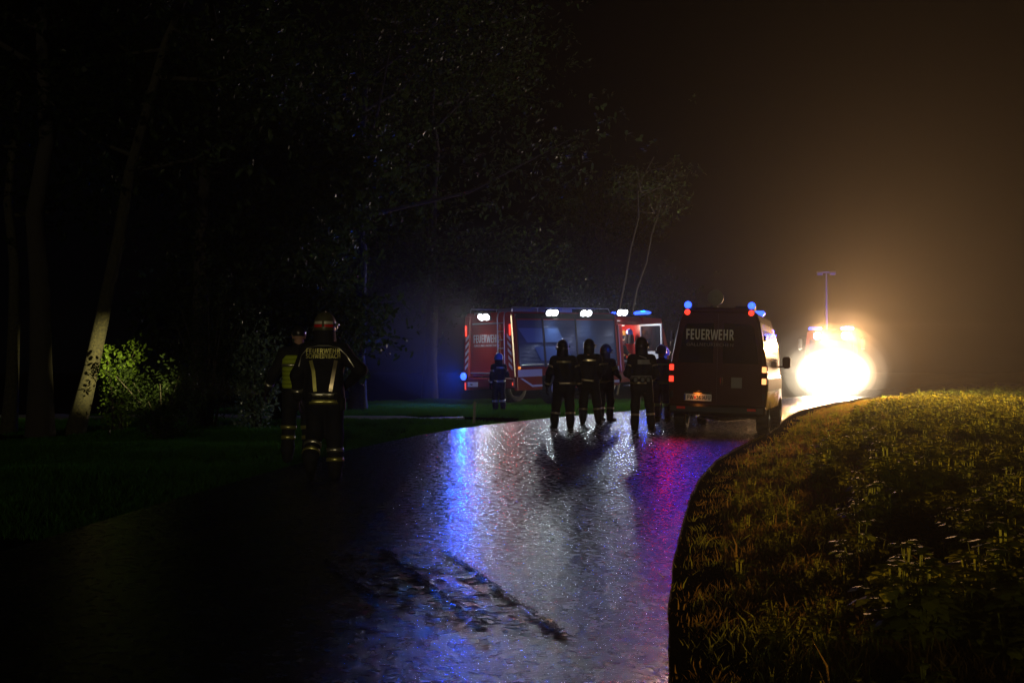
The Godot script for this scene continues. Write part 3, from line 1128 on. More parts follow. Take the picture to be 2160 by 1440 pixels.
	# side windows, trim and stripes on both flanks
	for s in [-1.0, 1.0]:
		for zz in [[-0.35, -1.75], [-1.85, -3.05], [-3.15, -3.85]]:
			st = nst()
			quad(st, Vector3(0.895 * s, 1.44, zz[0]), Vector3(0.895 * s, 1.44, zz[1]), Vector3(0.79 * s, 2.02, zz[1]), Vector3(0.79 * s, 2.02, zz[0]), Vector3(s, 0, 0))
			obj("side_window", st, M.dark_glass, body)
		st = nst()
		quad(st, Vector3(0.936 * s, 0.85, -0.15), Vector3(0.936 * s, 0.85, -4.0), Vector3(0.936 * s, 1.08, -4.0), Vector3(0.936 * s, 1.08, -0.15), Vector3(s, 0, 0))
		obj("side_stripe", st, M.white_print, body)
		st = nst()
		box(st, Vector3(0.86 * s, 1.33, -3.95), Vector3(0.22, 0.04, 0.05), 0.01)
		box(st, Vector3(1.03 * s, 1.42, -3.95), Vector3(0.17, 0.26, 0.11), 0.04)
		obj("wing_mirror", st, M.van_red, t)
	# roof: front light bar, ventilator, searchlight drum, aerial
	st = nst()
	box(st, Vector3(0, 2.46, -3.1), Vector3(1.2, 0.1, 0.3), 0.03)
	var rl := obj("roof_light_bar", st, M.glow_blue, t)
	spot(rl, Vector3(0, 2.52, -3.32), Vector3(0, 0.02, -1), Color(0.0, 0.28, 1.0), E_BLUE * 4.5, 80.0, 0.1, 0.4)
	st = nst()
	lathe(st, [[0.001, -0.1], [0.12, -0.1], [0.155, -0.06], [0.165, 0.08], [0.15, 0.1], [0.001, 0.07]], 20, Transform3D(Basis(Vector3.RIGHT, PI * 0.5), Vector3(-0.28, 2.7, -1.7)))
	box(st, Vector3(-0.28, 2.48, -1.7), Vector3(0.1, 0.12, 0.1), 0.02)
	obj("roof_searchlight", st, M.mast_grey, t)
	st = nst()
	tube(st, [Vector3(-0.62, 2.4, -1.2), Vector3(-0.63, 2.85, -1.1)], [0.008, 0.004], 5)
	obj("roof_aerial", st, M.black_plastic, t)
	st = nst()
	box(st, Vector3(0.35, 2.46, -1.4), Vector3(0.4, 0.1, 0.5), 0.03)
	obj("roof_ventilator", st, M.black_plastic, t)
	return t

func distant_truck() -> Node3D:
	var t := thing("fire_truck", "distant fire engine facing the road with dazzling headlights and tall light mast", "fire engine", Vector3(14.75, 0, -52.5), deg_to_rad(180.0 - 15.0))
	# origin: middle of the front at the ground, front faces -z before turning
	var st := nst()
	var sec := [Vector2(-1.2, 0.6), Vector2(1.2, 0.6), Vector2(1.22, 1.5), Vector2(1.08, 2.95), Vector2(0.95, 3.06), Vector2(-0.95, 3.06), Vector2(-1.08, 2.95), Vector2(-1.22, 1.5)]
	prism(st, sec, 0.0, 2.2)
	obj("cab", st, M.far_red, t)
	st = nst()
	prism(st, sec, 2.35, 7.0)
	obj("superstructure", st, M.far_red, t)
	st = nst()
	quad(st, Vector3(-1.02, 1.65, -0.012), Vector3(1.02, 1.65, -0.012), Vector3(0.95, 2.6, -0.012), Vector3(-0.95, 2.6, -0.012), Vector3.FORWARD)
	obj("windscreen", st, M.dark_glass, t)
	st = nst()
	box(st, Vector3(0, 0.6, -0.1), Vector3(2.4, 0.4, 0.24), 0.05)
	obj("bumper", st, M.white_paint, t)
	for k in 4:
		st = nst()
		box(st, Vector3(0, 1.02 + k * 0.12, -0.02), Vector3(1.5, 0.06, 0.05), 0.01)
		obj("grille_bar", st, M.black_plastic, t)
	for z in [1.2, 5.4]:
		for s in [-1.0, 1.0]:
			wheel(t, Vector3(1.0 * s, 0.5, z), 0.5, 0.36)
	var toward := Vector3(1.0, 9.0, 50.0)
	var high := Vector3(2.0, 6.0, 50.0)
	for s in [-1.0, 1.0]:
		st = nst()
		box(st, Vector3(0.85 * s, 1.0, -0.02), Vector3(0.5, 0.3, 0.1), 0.04)
		var h := obj("headlight", st, M.black_plastic, t)
		st = nst()
		box(st, Vector3(0.85 * s, 1.0, -0.075), Vector3(0.44, 0.24, 0.03), 0.015)
		obj("lamp_lens", st, M.glow_head, h)
		omni(h, Vector3(0.85 * s, 1.0, -0.2), Color(1.0, 0.91, 0.76), E_GLARE, 0.14)
		spot(h, Vector3(0.85 * s, 1.0, -0.16), t.basis.inverse() * toward, C_HEAD, E_HEAD, 33.0, 0.14, 1.0)
		# round spot lamps under the roof edge
		st = nst()
		cyl(st, Vector3(0.62 * s, 2.78, 0.02), Vector3(0.62 * s, 2.78, -0.09), 0.19, 18)
		var r := obj("roof_lamp", st, M.chrome, t)
		st = nst()
		cyl(st, Vector3(0.62 * s, 2.78, -0.088), Vector3(0.62 * s, 2.78, -0.1), 0.17, 18)
		obj("lamp_lens", st, M.glow_white, r)
		spot(r, Vector3(0.62 * s, 2.78, -0.15), t.basis.inverse() * high, Color(1.0, 0.75, 0.48), E_ROOF, 30.0, 0.1, 1.0)
		st = nst()
		box(st, Vector3(0.72 * s, 3.13, 0.35), Vector3(0.6, 0.14, 0.3), 0.05)
		var b := obj("blue_lamp", st, M.glow_blue, t)
		omni(b, Vector3(0.72 * s, 3.32, 0.35), Color(0.05, 0.15, 1.0), E_BLUE * (1.3 if s < 0.0 else 0.3), 0.1)
		st = nst()
		tube(st, [Vector3(1.1 * s, 2.7, 0.2), Vector3(1.4 * s, 2.75, 0.05), Vector3(1.4 * s, 2.1, 0.05)], [0.02, 0.02, 0.02], 6)
		box(st, Vector3(1.4 * s, 2.4, 0.05), Vector3(0.2, 0.5, 0.1), 0.03)
		obj("wing_mirror", st, M.black_plastic, t)
	st = nst()
	tube(st, [Vector3(0.18, 3.0, 2.3), Vector3(0.18, 4.4, 2.3), Vector3(0.18, 5.85, 2.3)], [0.06, 0.045, 0.035], 10)
	obj("light_mast", st, M.mast_grey, t)
	st = nst()
	box(st, Vector3(0.18, 5.92, 2.3), Vector3(0.9, 0.08, 0.1), 0.02)
	for s in [-1.0, 1.0]:
		box(st, Vector3(0.18 + 0.3 * s, 5.84, 2.22), Vector3(0.28, 0.14, 0.12), 0.03)
	obj("mast_head", st, M.mast_grey, t)
	return t

func mist(label: String, at: Vector3, size: Vector3, density: float) -> void:
	var f := FogVolume.new()
	f.name = numbered("mist")
	f.shape = RenderingServer.FOG_VOLUME_SHAPE_ELLIPSOID
	f.size = size
	f.position = at
	var m := FogMaterial.new()
	m.density = density
	m.albedo = Color(0.97, 0.97, 0.97)
	f.material = m
	add_child(f)
	tag(f, label, "mist", "", "stuff")

# ---------------------------------------------------------------- ground and plants
const RIGHT_EDGE := [Vector2(0.3, 2), Vector2(-0.0, 0.62), Vector2(4.5, 0.6), Vector2(6.4, 0.87), Vector2(9.3, 1.36), Vector2(12.4, 1.96), Vector2(16.5, 2.95), Vector2(19.1, 3.82), Vector2(22.0, 5.0), Vector2(30.0, 7.2), Vector2(36.0, 9.2), Vector2(50.0, 15.4), Vector2(70.0, 27.0), Vector2(100.0, 46.0)]
const LEFT_EDGE := [Vector2(0.0, -3.9), Vector2(6.0, -3.7), Vector2(12.0, -3.2), Vector2(17.4, -2.6), Vector2(21.1, -2.0), Vector2(25.2, -0.84), Vector2(30.0, 1.2), Vector2(36.0, 4.6), Vector2(43.0, 8.4), Vector2(50.0, 12.2), Vector2(70.0, 22.0), Vector2(100.0, 40.0)]

func edge_at(e: Array, d: float) -> float:  # rounded off between the given points
	var s := 0.0
	var w := clampf((d - 4.5) * 0.25, 0.0, 1.1)
	for k in 7:
		s += edge_lin(e, d + (k - 3) * w)
	return s / 7.0

func edge_lin(e: Array, d: float) -> float:
	for i in e.size() - 1:
		if d <= e[i + 1].x and e[i + 1].x > e[i].x and d >= e[i].x:
			var a: float = e[maxi(i - 1, 0)].y
			var b: float = e[i].y
			var c: float = e[i + 1].y
			var t: float = (d - e[i].x) / (e[i + 1].x - e[i].x)
			var q: float = e[mini(i + 2, e.size() - 1)].y
			return lerpf(b, c, t) + 0.0 * (a + q)
	return e[-1].y

func ground_y(x: float, d: float) -> float:
	var l := edge_at(LEFT_EDGE, clampf(d, 0.5, 99.0))
	var r := edge_at(RIGHT_EDGE, clampf(d, 4.5, 99.0))
	var out := maxf(maxf(l - x, x - r), 0.0)
	var n := ground_noise.get_noise_2d(x * 6.0, d * 6.0)
	var k := smoothstep(0.0, 1.5, out)
	return -0.11 + k * (0.1 + n * 0.09)

func lines(lo: float, hi: float, fine_lo: float, fine_hi: float, step: float) -> Array:
	var a := []
	var v := fine_lo
	while v <= fine_hi:
		a.append(v)
		v += step
	var s := step
	while a[-1] < hi:
		s *= 1.4
		a.append(minf(a[-1] + s, hi))
	s = step
	while a[0] > lo:
		s *= 1.4
		a.push_front(maxf(a[0] - s, lo))
	return a

func build_ground() -> void:
	var st := nst()
	st.set_smooth_group(1)
	var xs := lines(-400, 400, -24, 36, 0.75)
	var ds := lines(-60, 420, -2, 64, 0.75)
	for i in xs.size() - 1:
		for k in ds.size() - 1:
			var p := []
			for q in [[0, 0], [1, 0], [1, 1], [0, 1]]:
				var x: float = xs[i + q[0]]
				var d: float = ds[k + q[1]]
				p.append(Vector3(x, ground_y(x, d), -d))
			quad(st, p[0], p[1], p[2], p[3], Vector3.UP)
	struct("ground", st, M.soil)
	# the carriageway
	st = nst()
	st.set_smooth_group(1)
	var rows := []
	var d := 0.5
	while d < 99.0:
		var l := edge_at(LEFT_EDGE, d)
		var r := edge_at(RIGHT_EDGE, maxf(d, 4.5))
		var row := []
		for i in 17:
			var t := i / 16.0
			var x := lerpf(l, r, t)
			var wob := ground_noise.get_noise_2d(d * 7.0, i * 400.0) * 0.03 if (i == 0 or i == 16) else 0.0
			row.append(Vector3(x + wob, 0.025 * sin(t * PI) + (-0.008 if (i == 0 or i == 16) else 0.0) + ground_noise.get_noise_2d(x * 3.0, d * 3.0) * 0.003, -d))
		row.push_front(row[0] + Vector3(-0.03, -0.16, 0))
		row.append(row[-1] + Vector3(0.03, -0.16, 0))
		rows.append(row)
		d += 0.12 if d < 14.0 else (0.35 if d < 40.0 else 1.2)
	for k in rows.size() - 1:
		for i in 18:
			st.set_smooth_group(1 if i > 0 and i < 17 else -1)
			quad(st, rows[k][i], rows[k][i + 1], rows[k + 1][i + 1], rows[k + 1][i], Vector3.UP)
	struct("road", st, M.asphalt)
	# wet side track on the left
	st = nst()
	st.set_smooth_group(1)
	var prev := []
	for i in 40:
		var t := i / 39.0
		var x := lerpf(-22.0, -1.2, t)
		var c := 28.6 + 1.6 * pow(maxf(0.0, 1.0 - t), 1.5) + ground_noise.get_noise_2d(x * 5.0, 77.0) * 0.3
		var w := 1.05 * (1.0 - smoothstep(0.86, 1.0, t) * 0.8) + ground_noise.get_noise_2d(x * 9.0, 11.0) * 0.25
		var y := maxf(ground_y(x, c - w), ground_y(x, c + w)) + 0.05
		var now := [Vector3(x, y - 0.06, -(c - w - 0.1)), Vector3(x, y, -(c - w * 0.7)), Vector3(x, y + 0.01, -c), Vector3(x, y, -(c + w * 0.7)), Vector3(x, y - 0.06, -(c + w + 0.1))]
		if prev.size():
			for k in 4:
				quad(st, prev[k], now[k], now[k + 1], prev[k + 1], Vector3.UP)
		prev = now
	struct("path", st, M.track)
	# bare muddy verge along the field side
	st = nst()
	st.set_smooth_group(1)
	rows = []
	d = 2.0
	while d < 40.0:
		var r := edge_at(RIGHT_EDGE, maxf(d, 4.5))
		var w := 0.26 + 0.01 * d + ground_noise.get_noise_2d(d * 12.0, 5.0) * 0.12
		var row := []
		for i in 5:
			var t := i / 4.0
			row.append(Vector3(r - 0.04 + (w + 0.04) * t, -0.035 - 0.03 * sin(t * PI) + 0.02 * ground_noise.get_noise_2d(d * 40.0, t * 30.0) + 0.005 * sin(d * 22.0) * sin(t * PI), -d))
		rows.append(row)
		d += 0.07 if d < 16.0 else 0.4
	for k in rows.size() - 1:
		for i in 4:
			quad(st, rows[k][i], rows[k][i + 1], rows[k + 1][i + 1], rows[k + 1][i], Vector3.UP)
	struct("verge", st, M.verge)

# mud ridges and clods that tractor tyres dragged onto the road
func mud_tracks() -> void:
	var st := nst()
	var ts := []
	for ln in [[Vector2(-0.46, 7.7), Vector2(0.27, 5.25)], [Vector2(-0.86, 7.7), Vector2(-0.14, 5.5)], [Vector2(-1.2, 7.3), Vector2(-0.72, 6.1)]]:
		var a: Vector2 = ln[0]
		var b: Vector2 = ln[1]
		for i in 260:
			var t := rng.randf()
			var p := a.lerp(b, t) + Vector2(rng.randfn(0, 0.013), rng.randfn(0, 0.02))
			ts.append([p, rng.randf_range(0.003, 0.007)])
	for q in ts:
		var p: Vector2 = q[0]
		var s: float = q[1]
		var c := Vector3(p.x, 0.012 + 0.025 * sin(PI * clampf((p.x + 3.7) / 4.4, 0, 1)), -p.y)
		var top := c + Vector3(rng.randf_range(-0.3, 0.3) * s, s * 0.4, rng.randf_range(-0.3, 0.3) * s)
		var ring := []
		for k in 5:
			var a := TAU * k / 5.0 + s * 900.0
			ring.append(c + Vector3(cos(a) * s * rng.randf_range(1.2, 2.4), -0.003, sin(a) * s * rng.randf_range(1.2, 2.6)))
		for k in 5:
			tri(st, top, ring[k], ring[(k + 1) % 5], Vector3.UP)
	# tread bars in herring-bone rows between the ridges
	for i in 40:
		for k in 12:
			if rng.randf() < 0.55:
				continue
			var t := (i + rng.randf() * 0.3) / 40.0
			var u := (k + rng.randf() * 0.4) / 12.0
			var p := Vector2(-0.46, 7.7).lerp(Vector2(0.27, 5.25), t).lerp(Vector2(-1.2, 7.5).lerp(Vector2(-0.5, 5.7), t), u)
			var c := Vector3(p.x, 0.003 + 0.025 * sin(PI * clampf((p.x + 3.7) / 4.4, 0, 1)), -p.y)
			var dir := Vector3(1, 0, 0.9 if k % 2 == 0 else -0.35).normalized()
			var sd := dir.cross(Vector3.UP)
			var l := rng.randf_range(0.012, 0.04)
			var w := rng.randf_range(0.007, 0.015)
			var h := rng.randf_range(0.001, 0.0035)
			var r0 := [c - dir * l - sd * w, c + dir * l - sd * w, c + dir * l + sd * w, c - dir * l + sd * w]
			var r1 := [c - dir * l * 0.7 + Vector3(0, h, 0), c + dir * l * 0.7 + Vector3(0, h * rng.randf_range(0.5, 1.3), 0)]
			quad(st, r0[0], r0[1], r1[1], r1[0], Vector3.UP - sd)
			quad(st, r0[3], r0[2], r1[1], r1[0], Vector3.UP + sd)
			tri(st, r0[0], r0[3], r1[0], Vector3.UP - dir)
			tri(st, r0[1], r0[2], r1[1], Vector3.UP + dir)
	var o := obj("mud_tracks", st, M.mud)
	tag(o, "wet mud clods dragged over the road in a herringbone tyre pattern", "mud", "", "stuff")
	# crumbs of earth farther up the road
	st = nst()
	for i in 420:
		var d := rng.randf_range(8.0, 26.0)
		var l := edge_at(LEFT_EDGE, d)
		var r := edge_at(RIGHT_EDGE, d)
		var x := clampf(rng.randfn(lerpf(l, r, 0.55), (r - l) * 0.25), l + 0.1, r - 0.1)
		var s := rng.randf_range(0.004, 0.012)
		var c := Vector3(x, 0.02, -d)
		var ring := []
		for k in 5:
			var a := TAU * k / 5.0
			ring.append(c + Vector3(cos(a) * s * rng.randf_range(0.8, 1.8), -0.01, sin(a) * s * rng.randf_range(0.8, 2.2)))
		for k in 5:
			tri(st, c + Vector3(0, s * 0.6, 0), ring[k], ring[(k + 1) % 5], Vector3.UP)
	o = obj("earth_crumbs", st, M.mud)
	tag(o, "small dark earth crumbs and leaves strewn over the wet road", "earth", "", "stuff")

func leaf(st: SurfaceTool, p: Vector3, dir: Vector3, up: Vector3, l: float, w: float, curl := 0.3) -> void:
	var s := dir.cross(up).normalized()
	var n := s.cross(dir).normalized()
	var m := p + dir * l * 0.5 + n * l * 0.03
	var e := p + dir * l - n * l * curl
	st.set_smooth_group(-1)
	for sg in [-1.0, 1.0]:
		var q: Vector3 = p + dir * l * 0.22 + s * w * 0.38 * sg + n * 0.05 * l
		var q2: Vector3 = p + dir * l * 0.68 + s * w * 0.44 * sg - n * l * curl * 0.3
		tri(st, p, q, m, n)
		tri(st, q, q2, m, n)
		tri(st, q2, e, m, n)

func leaf_spray(n: int, size: float, sd: int) -> ArrayMesh:
	var st := nst()
	var r := RandomNumberGenerator.new()
	r.seed = sd
	for i in n:
		var d := Vector3(r.randfn(), r.randfn() * 0.8 - 0.15, r.randfn()).normalized()
		var p := Vector3(r.randf_range(-1, 1), r.randf_range(-0.7, 0.7), r.randf_range(-1, 1)) * size
		var up := Vector3(r.randfn(0, 0.5), 1, r.randfn(0, 0.5)).normalized()
		if absf(d.dot(up)) > 0.9:
			up = Vector3.RIGHT
		leaf(st, p, d, up, size * r.randf_range(0.45, 0.8), size * r.randf_range(0.25, 0.42))
	st.generate_normals()
	st.index()
	return st.commit()

func grass_tuft(n: int, h: float, sd: int) -> ArrayMesh:
	var st := nst()
	var r := RandomNumberGenerator.new()
	r.seed = sd
	for i in n:
		var a := r.randf() * TAU
		var p := Vector3(cos(a), 0, sin(a)) * r.randf() * 0.09
		var lean := Vector3(r.randfn(0, 0.35), 0, r.randfn(0, 0.35))
		var hh := h * r.randf_range(0.5, 1.15)
		var w := Vector3(cos(a + 1.3), 0, sin(a + 1.3)) * (0.0018 + 0.02 * h)
		var mid := p + Vector3(0, hh * 0.6, 0) + lean * hh * 0.35
		var top := p + Vector3(0, hh * 0.9, 0) + lean * hh
		var hint := w.cross(Vector3.UP)
		quad(st, p - w, p + w, mid + w * 0.8, mid - w * 0.8, hint)
		tri(st, mid - w * 0.8, mid + w * 0.8, top, hint)
	st.generate_normals()
	st.index()
	return st.commit()

func field_plant(sd: int) -> ArrayMesh:
	var st := nst()
	var r := RandomNumberGenerator.new()
	r.seed = sd
	for i in 14:
		var a := r.randf() * TAU
		var out := Vector3(cos(a), 0, sin(a))
		var h := r.randf_range(0.08, 0.3)
		var p := out * r.randf_range(0.02, 0.1) + Vector3(0, h, 0)
		var w := out.cross(Vector3.UP) * 0.004
		quad(st, out * 0.01 - w, out * 0.01 + w, p + w, p - w, out)
		# a lobed leaf: one end leaf and two side leaflets
		var dir := (out + Vector3(0, r.randf_range(-0.3, 0.5), 0)).normalized()
		var l := r.randf_range(0.05, 0.085)
		leaf(st, p, dir, Vector3.UP, l, l * 0.8, 0.25)
		for s in [-1.0, 1.0]:
			leaf(st, p - dir * l * 0.1, (dir + out.cross(Vector3.UP) * s * 1.1).normalized(), Vector3.UP, l * 0.6, l * 0.45, 0.2)
	st.generate_normals()
	st.index()
	return st.commit()

func build_plants() -> void:
	# crop in the field
	var kinds := [field_plant(1), field_plant(2), field_plant(3)]
	var sets := [[], [], []]
	for i in 42000:
		var u := rng.randf()
		var d := 3.2 + 62.0 * pow(u, 1.6)
		var r := edge_at(RIGHT_EDGE, clampf(d, 4.5, 99.0))
		var hi := d * 0.5 + 2.5
		var lo := r + 0.9 + 0.03 * d
		if hi < lo:
			continue
		var x := rng.randf_range(lo, hi)
		var g := ground_noise.get_noise_2d(x * 16.0 + 300.0, d * 16.0)
		var near := clampf((x - lo) / 1.6, 0.0, 1.0)
		if g < -0.2 + 0.4 * (1.0 - near) or rng.randf() > 0.35 + near:
			continue
		var s := rng.randf_range(0.6, 1.25) * (0.75 + maxf(g, 0.0))
		sets[i % 3].append(Transform3D(Basis(Vector3.UP, rng.randf() * TAU).scaled(Vector3.ONE * s), Vector3(x, ground_y(x, d) - 0.02, -d)))
	for k in 3:
		var o := scatter("field_crop", kinds[k], M.crop if k < 2 else M.crop_dull, sets[k])
		tag(o, ["broad leafy crop plants covering the field beside the road", "lobed young crop leaves spread through the dark field", "duller drooping crop leaves low in the field"][k], "crop plants", "", "stuff")
	# grass strip between the verge and the crop: matted short grass, longer bent tufts, broad weeds
	var tufts := [grass_tuft(24, 0.05, 5), grass_tuft(9, 0.13, 6), grass_tuft(18, 0.1, 7), grass_tuft(14, 0.075, 8)]
	var mats := [M.grass_dry, M.grass_dry, M.grass_olive]
	var names := ["matted wet yellowish grass growing between the muddy verge and the field", "taller stray seed grass stems along the field edge", "bent olive grass tufts among the matted verge grass"]
	var counts := [30000, 900, 7500]
	for k in 3:
		var a := []
		for i in counts[k]:
			var d := 2.5 + 52.0 * pow(rng.randf(), 1.5)
			var r := edge_at(RIGHT_EDGE, clampf(d, 4.5, 99.0)) + 0.26 + 0.01 * d
			var x := r + absf(rng.randfn(0.0, 0.6 + 0.04 * d)) - (0.4 * pow(rng.randf(), 1.7) if k != 1 else 0.0)
			var g := ground_noise.get_noise_2d(x * 24.0 + 50.0 * k, d * 24.0 + 900.0)
			if g < [-0.3, 0.05, -0.05][k]:
				continue
			var bs := Basis.from_euler(Vector3(rng.randfn(0, 0.3), rng.randf() * TAU, rng.randfn(0, 0.3)))
			a.append(Transform3D(bs.scaled(Vector3.ONE * rng.randf_range(0.4, 1.3) * (1.0 + g)), Vector3(x, ground_y(x, d) - 0.01, -d)))
		var og0 := scatter("verge_grass", tufts[[0, 1, 3][k]], mats[k], a)
		tag(og0, names[k], "grass", "", "stuff")
	var a := []
	for i in 2200:
		var d := 3.0 + 26.0 * pow(rng.randf(), 1.4)
		var r := edge_at(RIGHT_EDGE, clampf(d, 4.5, 99.0)) + 0.4
		var x := r + rng.randf() * (1.6 + 0.05 * d)
		if ground_noise.get_noise_2d(x * 30.0, d * 30.0 + 400.0) < 0.06:
			continue
		a.append(Transform3D(Basis(Vector3.UP, rng.randf() * TAU).scaled(Vector3.ONE * rng.randf_range(0.35, 0.8)), Vector3(x, ground_y(x, d) - 0.01, -d)))
	var og := scatter("verge_weeds", kinds[1], M.crop, a)
	tag(og, "small broad weeds scattered through the verge grass", "weeds", "", "stuff")
	# lawn around the fire engine and along the other side of the road
	a = []
	for i in 46000:
		var d := rng.randf_range(9.0, 46.0)
		var l := edge_at(LEFT_EDGE, d)
		var x := l - 0.05 - rng.randf() * (13.0 if d > 22.0 else 6.0)
		var c := 28.6 + 1.6 * pow(maxf(0.0, 1.0 - (x + 22.0) / 22.4), 1.5)
		if absf(d - c) < 0.95 and x < 0.2:
			continue
		a.append(Transform3D(Basis(Vector3.UP, rng.randf() * TAU).scaled(Vector3.ONE * rng.randf_range(0.6, 1.2)), Vector3(x, ground_y(x, d) - 0.01, -d)))
	og = scatter("lawn_grass", tufts[2], M.grass, a)
	tag(og, "short green grass around the fire engine and the wet side track", "grass", "", "stuff")

var spray_a: ArrayMesh
var spray_b: ArrayMesh

func tree(label: String, x: float, d: float, h: float, r: float, lean: Vector3, crown_lo: float, crown_r: float, n: int, bark: Material, foliage: Material, shift := Vector3.ZERO) -> Node3D:
	var t := thing("tree", label, "tree", Vector3(x, ground_y(x, d) - 0.05, -d), 0.0, "trees at the edge of the wood")
	var pts := []
	var rad := []
	for i in 9:
		var q: float = i / 8.0
		pts.append(Vector3(rng.randfn(0, 0.05) * q * 3.0, h * 0.92 * q, rng.randfn(0, 0.05) * q * 3.0) + lean * q * h)
		rad.append(r * (1.25 if i == 0 else 1.0) * lerpf(1.0, 0.22, q))
	var st := nst()
	tube(st, pts, rad, 12)
	var trunk := obj("trunk", st, bark, t)
	var tips := []
	for i in 9:
		var q: float = rng.randf_range(crown_lo / h, 0.95)
		var p: Vector3 = Vector3(0, h * 0.92 * q, 0) + lean * q * h
		var a := TAU * i / 9.0 + rng.randf() * 0.6
		var out := Vector3(cos(a), rng.randf_range(0.1, 0.8), sin(a)) * crown_r * rng.randf_range(0.6, 1.0)
		var e := p + out + shift * rng.randf()
		st = nst()
		tube(st, [p, p.lerp(e, 0.5) + Vector3(0, -0.1, 0) * crown_r, e], [r * 0.32, r * 0.2, r * 0.05], 6)
		obj("limb", st, bark, trunk)
		tips.append([p.lerp(e, 0.45), e])
	var ts := []
	for i in n:
		var tip: Array = tips[rng.randi() % tips.size()]
		var c: Vector3 = tip[0].lerp(tip[1], rng.randf_range(0.0, 1.15))
		var p := c + Vector3(rng.randfn(), rng.randfn() * 0.7, rng.randfn()) * crown_r * 0.24
		ts.append(Transform3D(Basis.from_euler(Vector3(rng.randfn(0, 0.5), rng.randf() * TAU, rng.randfn(0, 0.5))).scaled(Vector3.ONE * rng.randf_range(0.6, 1.3)), p))
	scatter("crown", spray_a, foliage, ts, t)
	return t

func shrub(label: String, x: float, d: float, h: float, w: float, n: int, foliage: Material, spray: ArrayMesh = null) -> Node3D:
	var t := thing("shrub", label, "shrub", Vector3(x, ground_y(x, d) - 0.04, -d), 0.0, "shrubs at the edge of the wood")
	var st := nst()
	var ends := []
	for i in 9:
		var a := TAU * i / 9.0 + rng.randf()
		var e := Vector3(cos(a) * w * rng.randf_range(0.3, 0.9), h * rng.randf_range(0.6, 1.0), sin(a) * w * rng.randf_range(0.3, 0.9))
		tube(st, [Vector3(cos(a), 0, sin(a)) * 0.08, e * Vector3(0.4, 0.55, 0.4), e], [0.028, 0.02, 0.006], 5)
		ends.append(e)
	obj("stem", st, M.bark, t)
	var ts := []
	for i in n:
		var e: Vector3 = ends[rng.randi() % ends.size()]
		var p := e * pow(rng.randf(), 0.6) + Vector3(rng.randfn() * w, rng.randfn() * h * 0.8, rng.randfn() * w) * 0.2
		p.y = absf(p.y) + 0.05
		ts.append(Transform3D(Basis.from_euler(Vector3(rng.randfn(0, 0.5), rng.randf() * TAU, rng.randfn(0, 0.5))).scaled(Vector3.ONE * rng.randf_range(0.4, 0.9)), p))
	scatter("foliage", spray_b if spray == null else spray, foliage, ts, t)
	return t

# ---------------------------------------------------------------- the lamps' strengths
const E_WORK := 4.3
const E_BLUE := 8.0
const E_BEACON := 1.9
const E_TAIL := 0.15
const E_PLATE := 0.02
const E_CABIN := 1.2
const E_HEAD := 150.0
const E_GLARE := 75.0
const E_ROOF := 950.0
const E_TORCH := 360.0
const C_HEAD := Color(1.0, 0.69, 0.4)

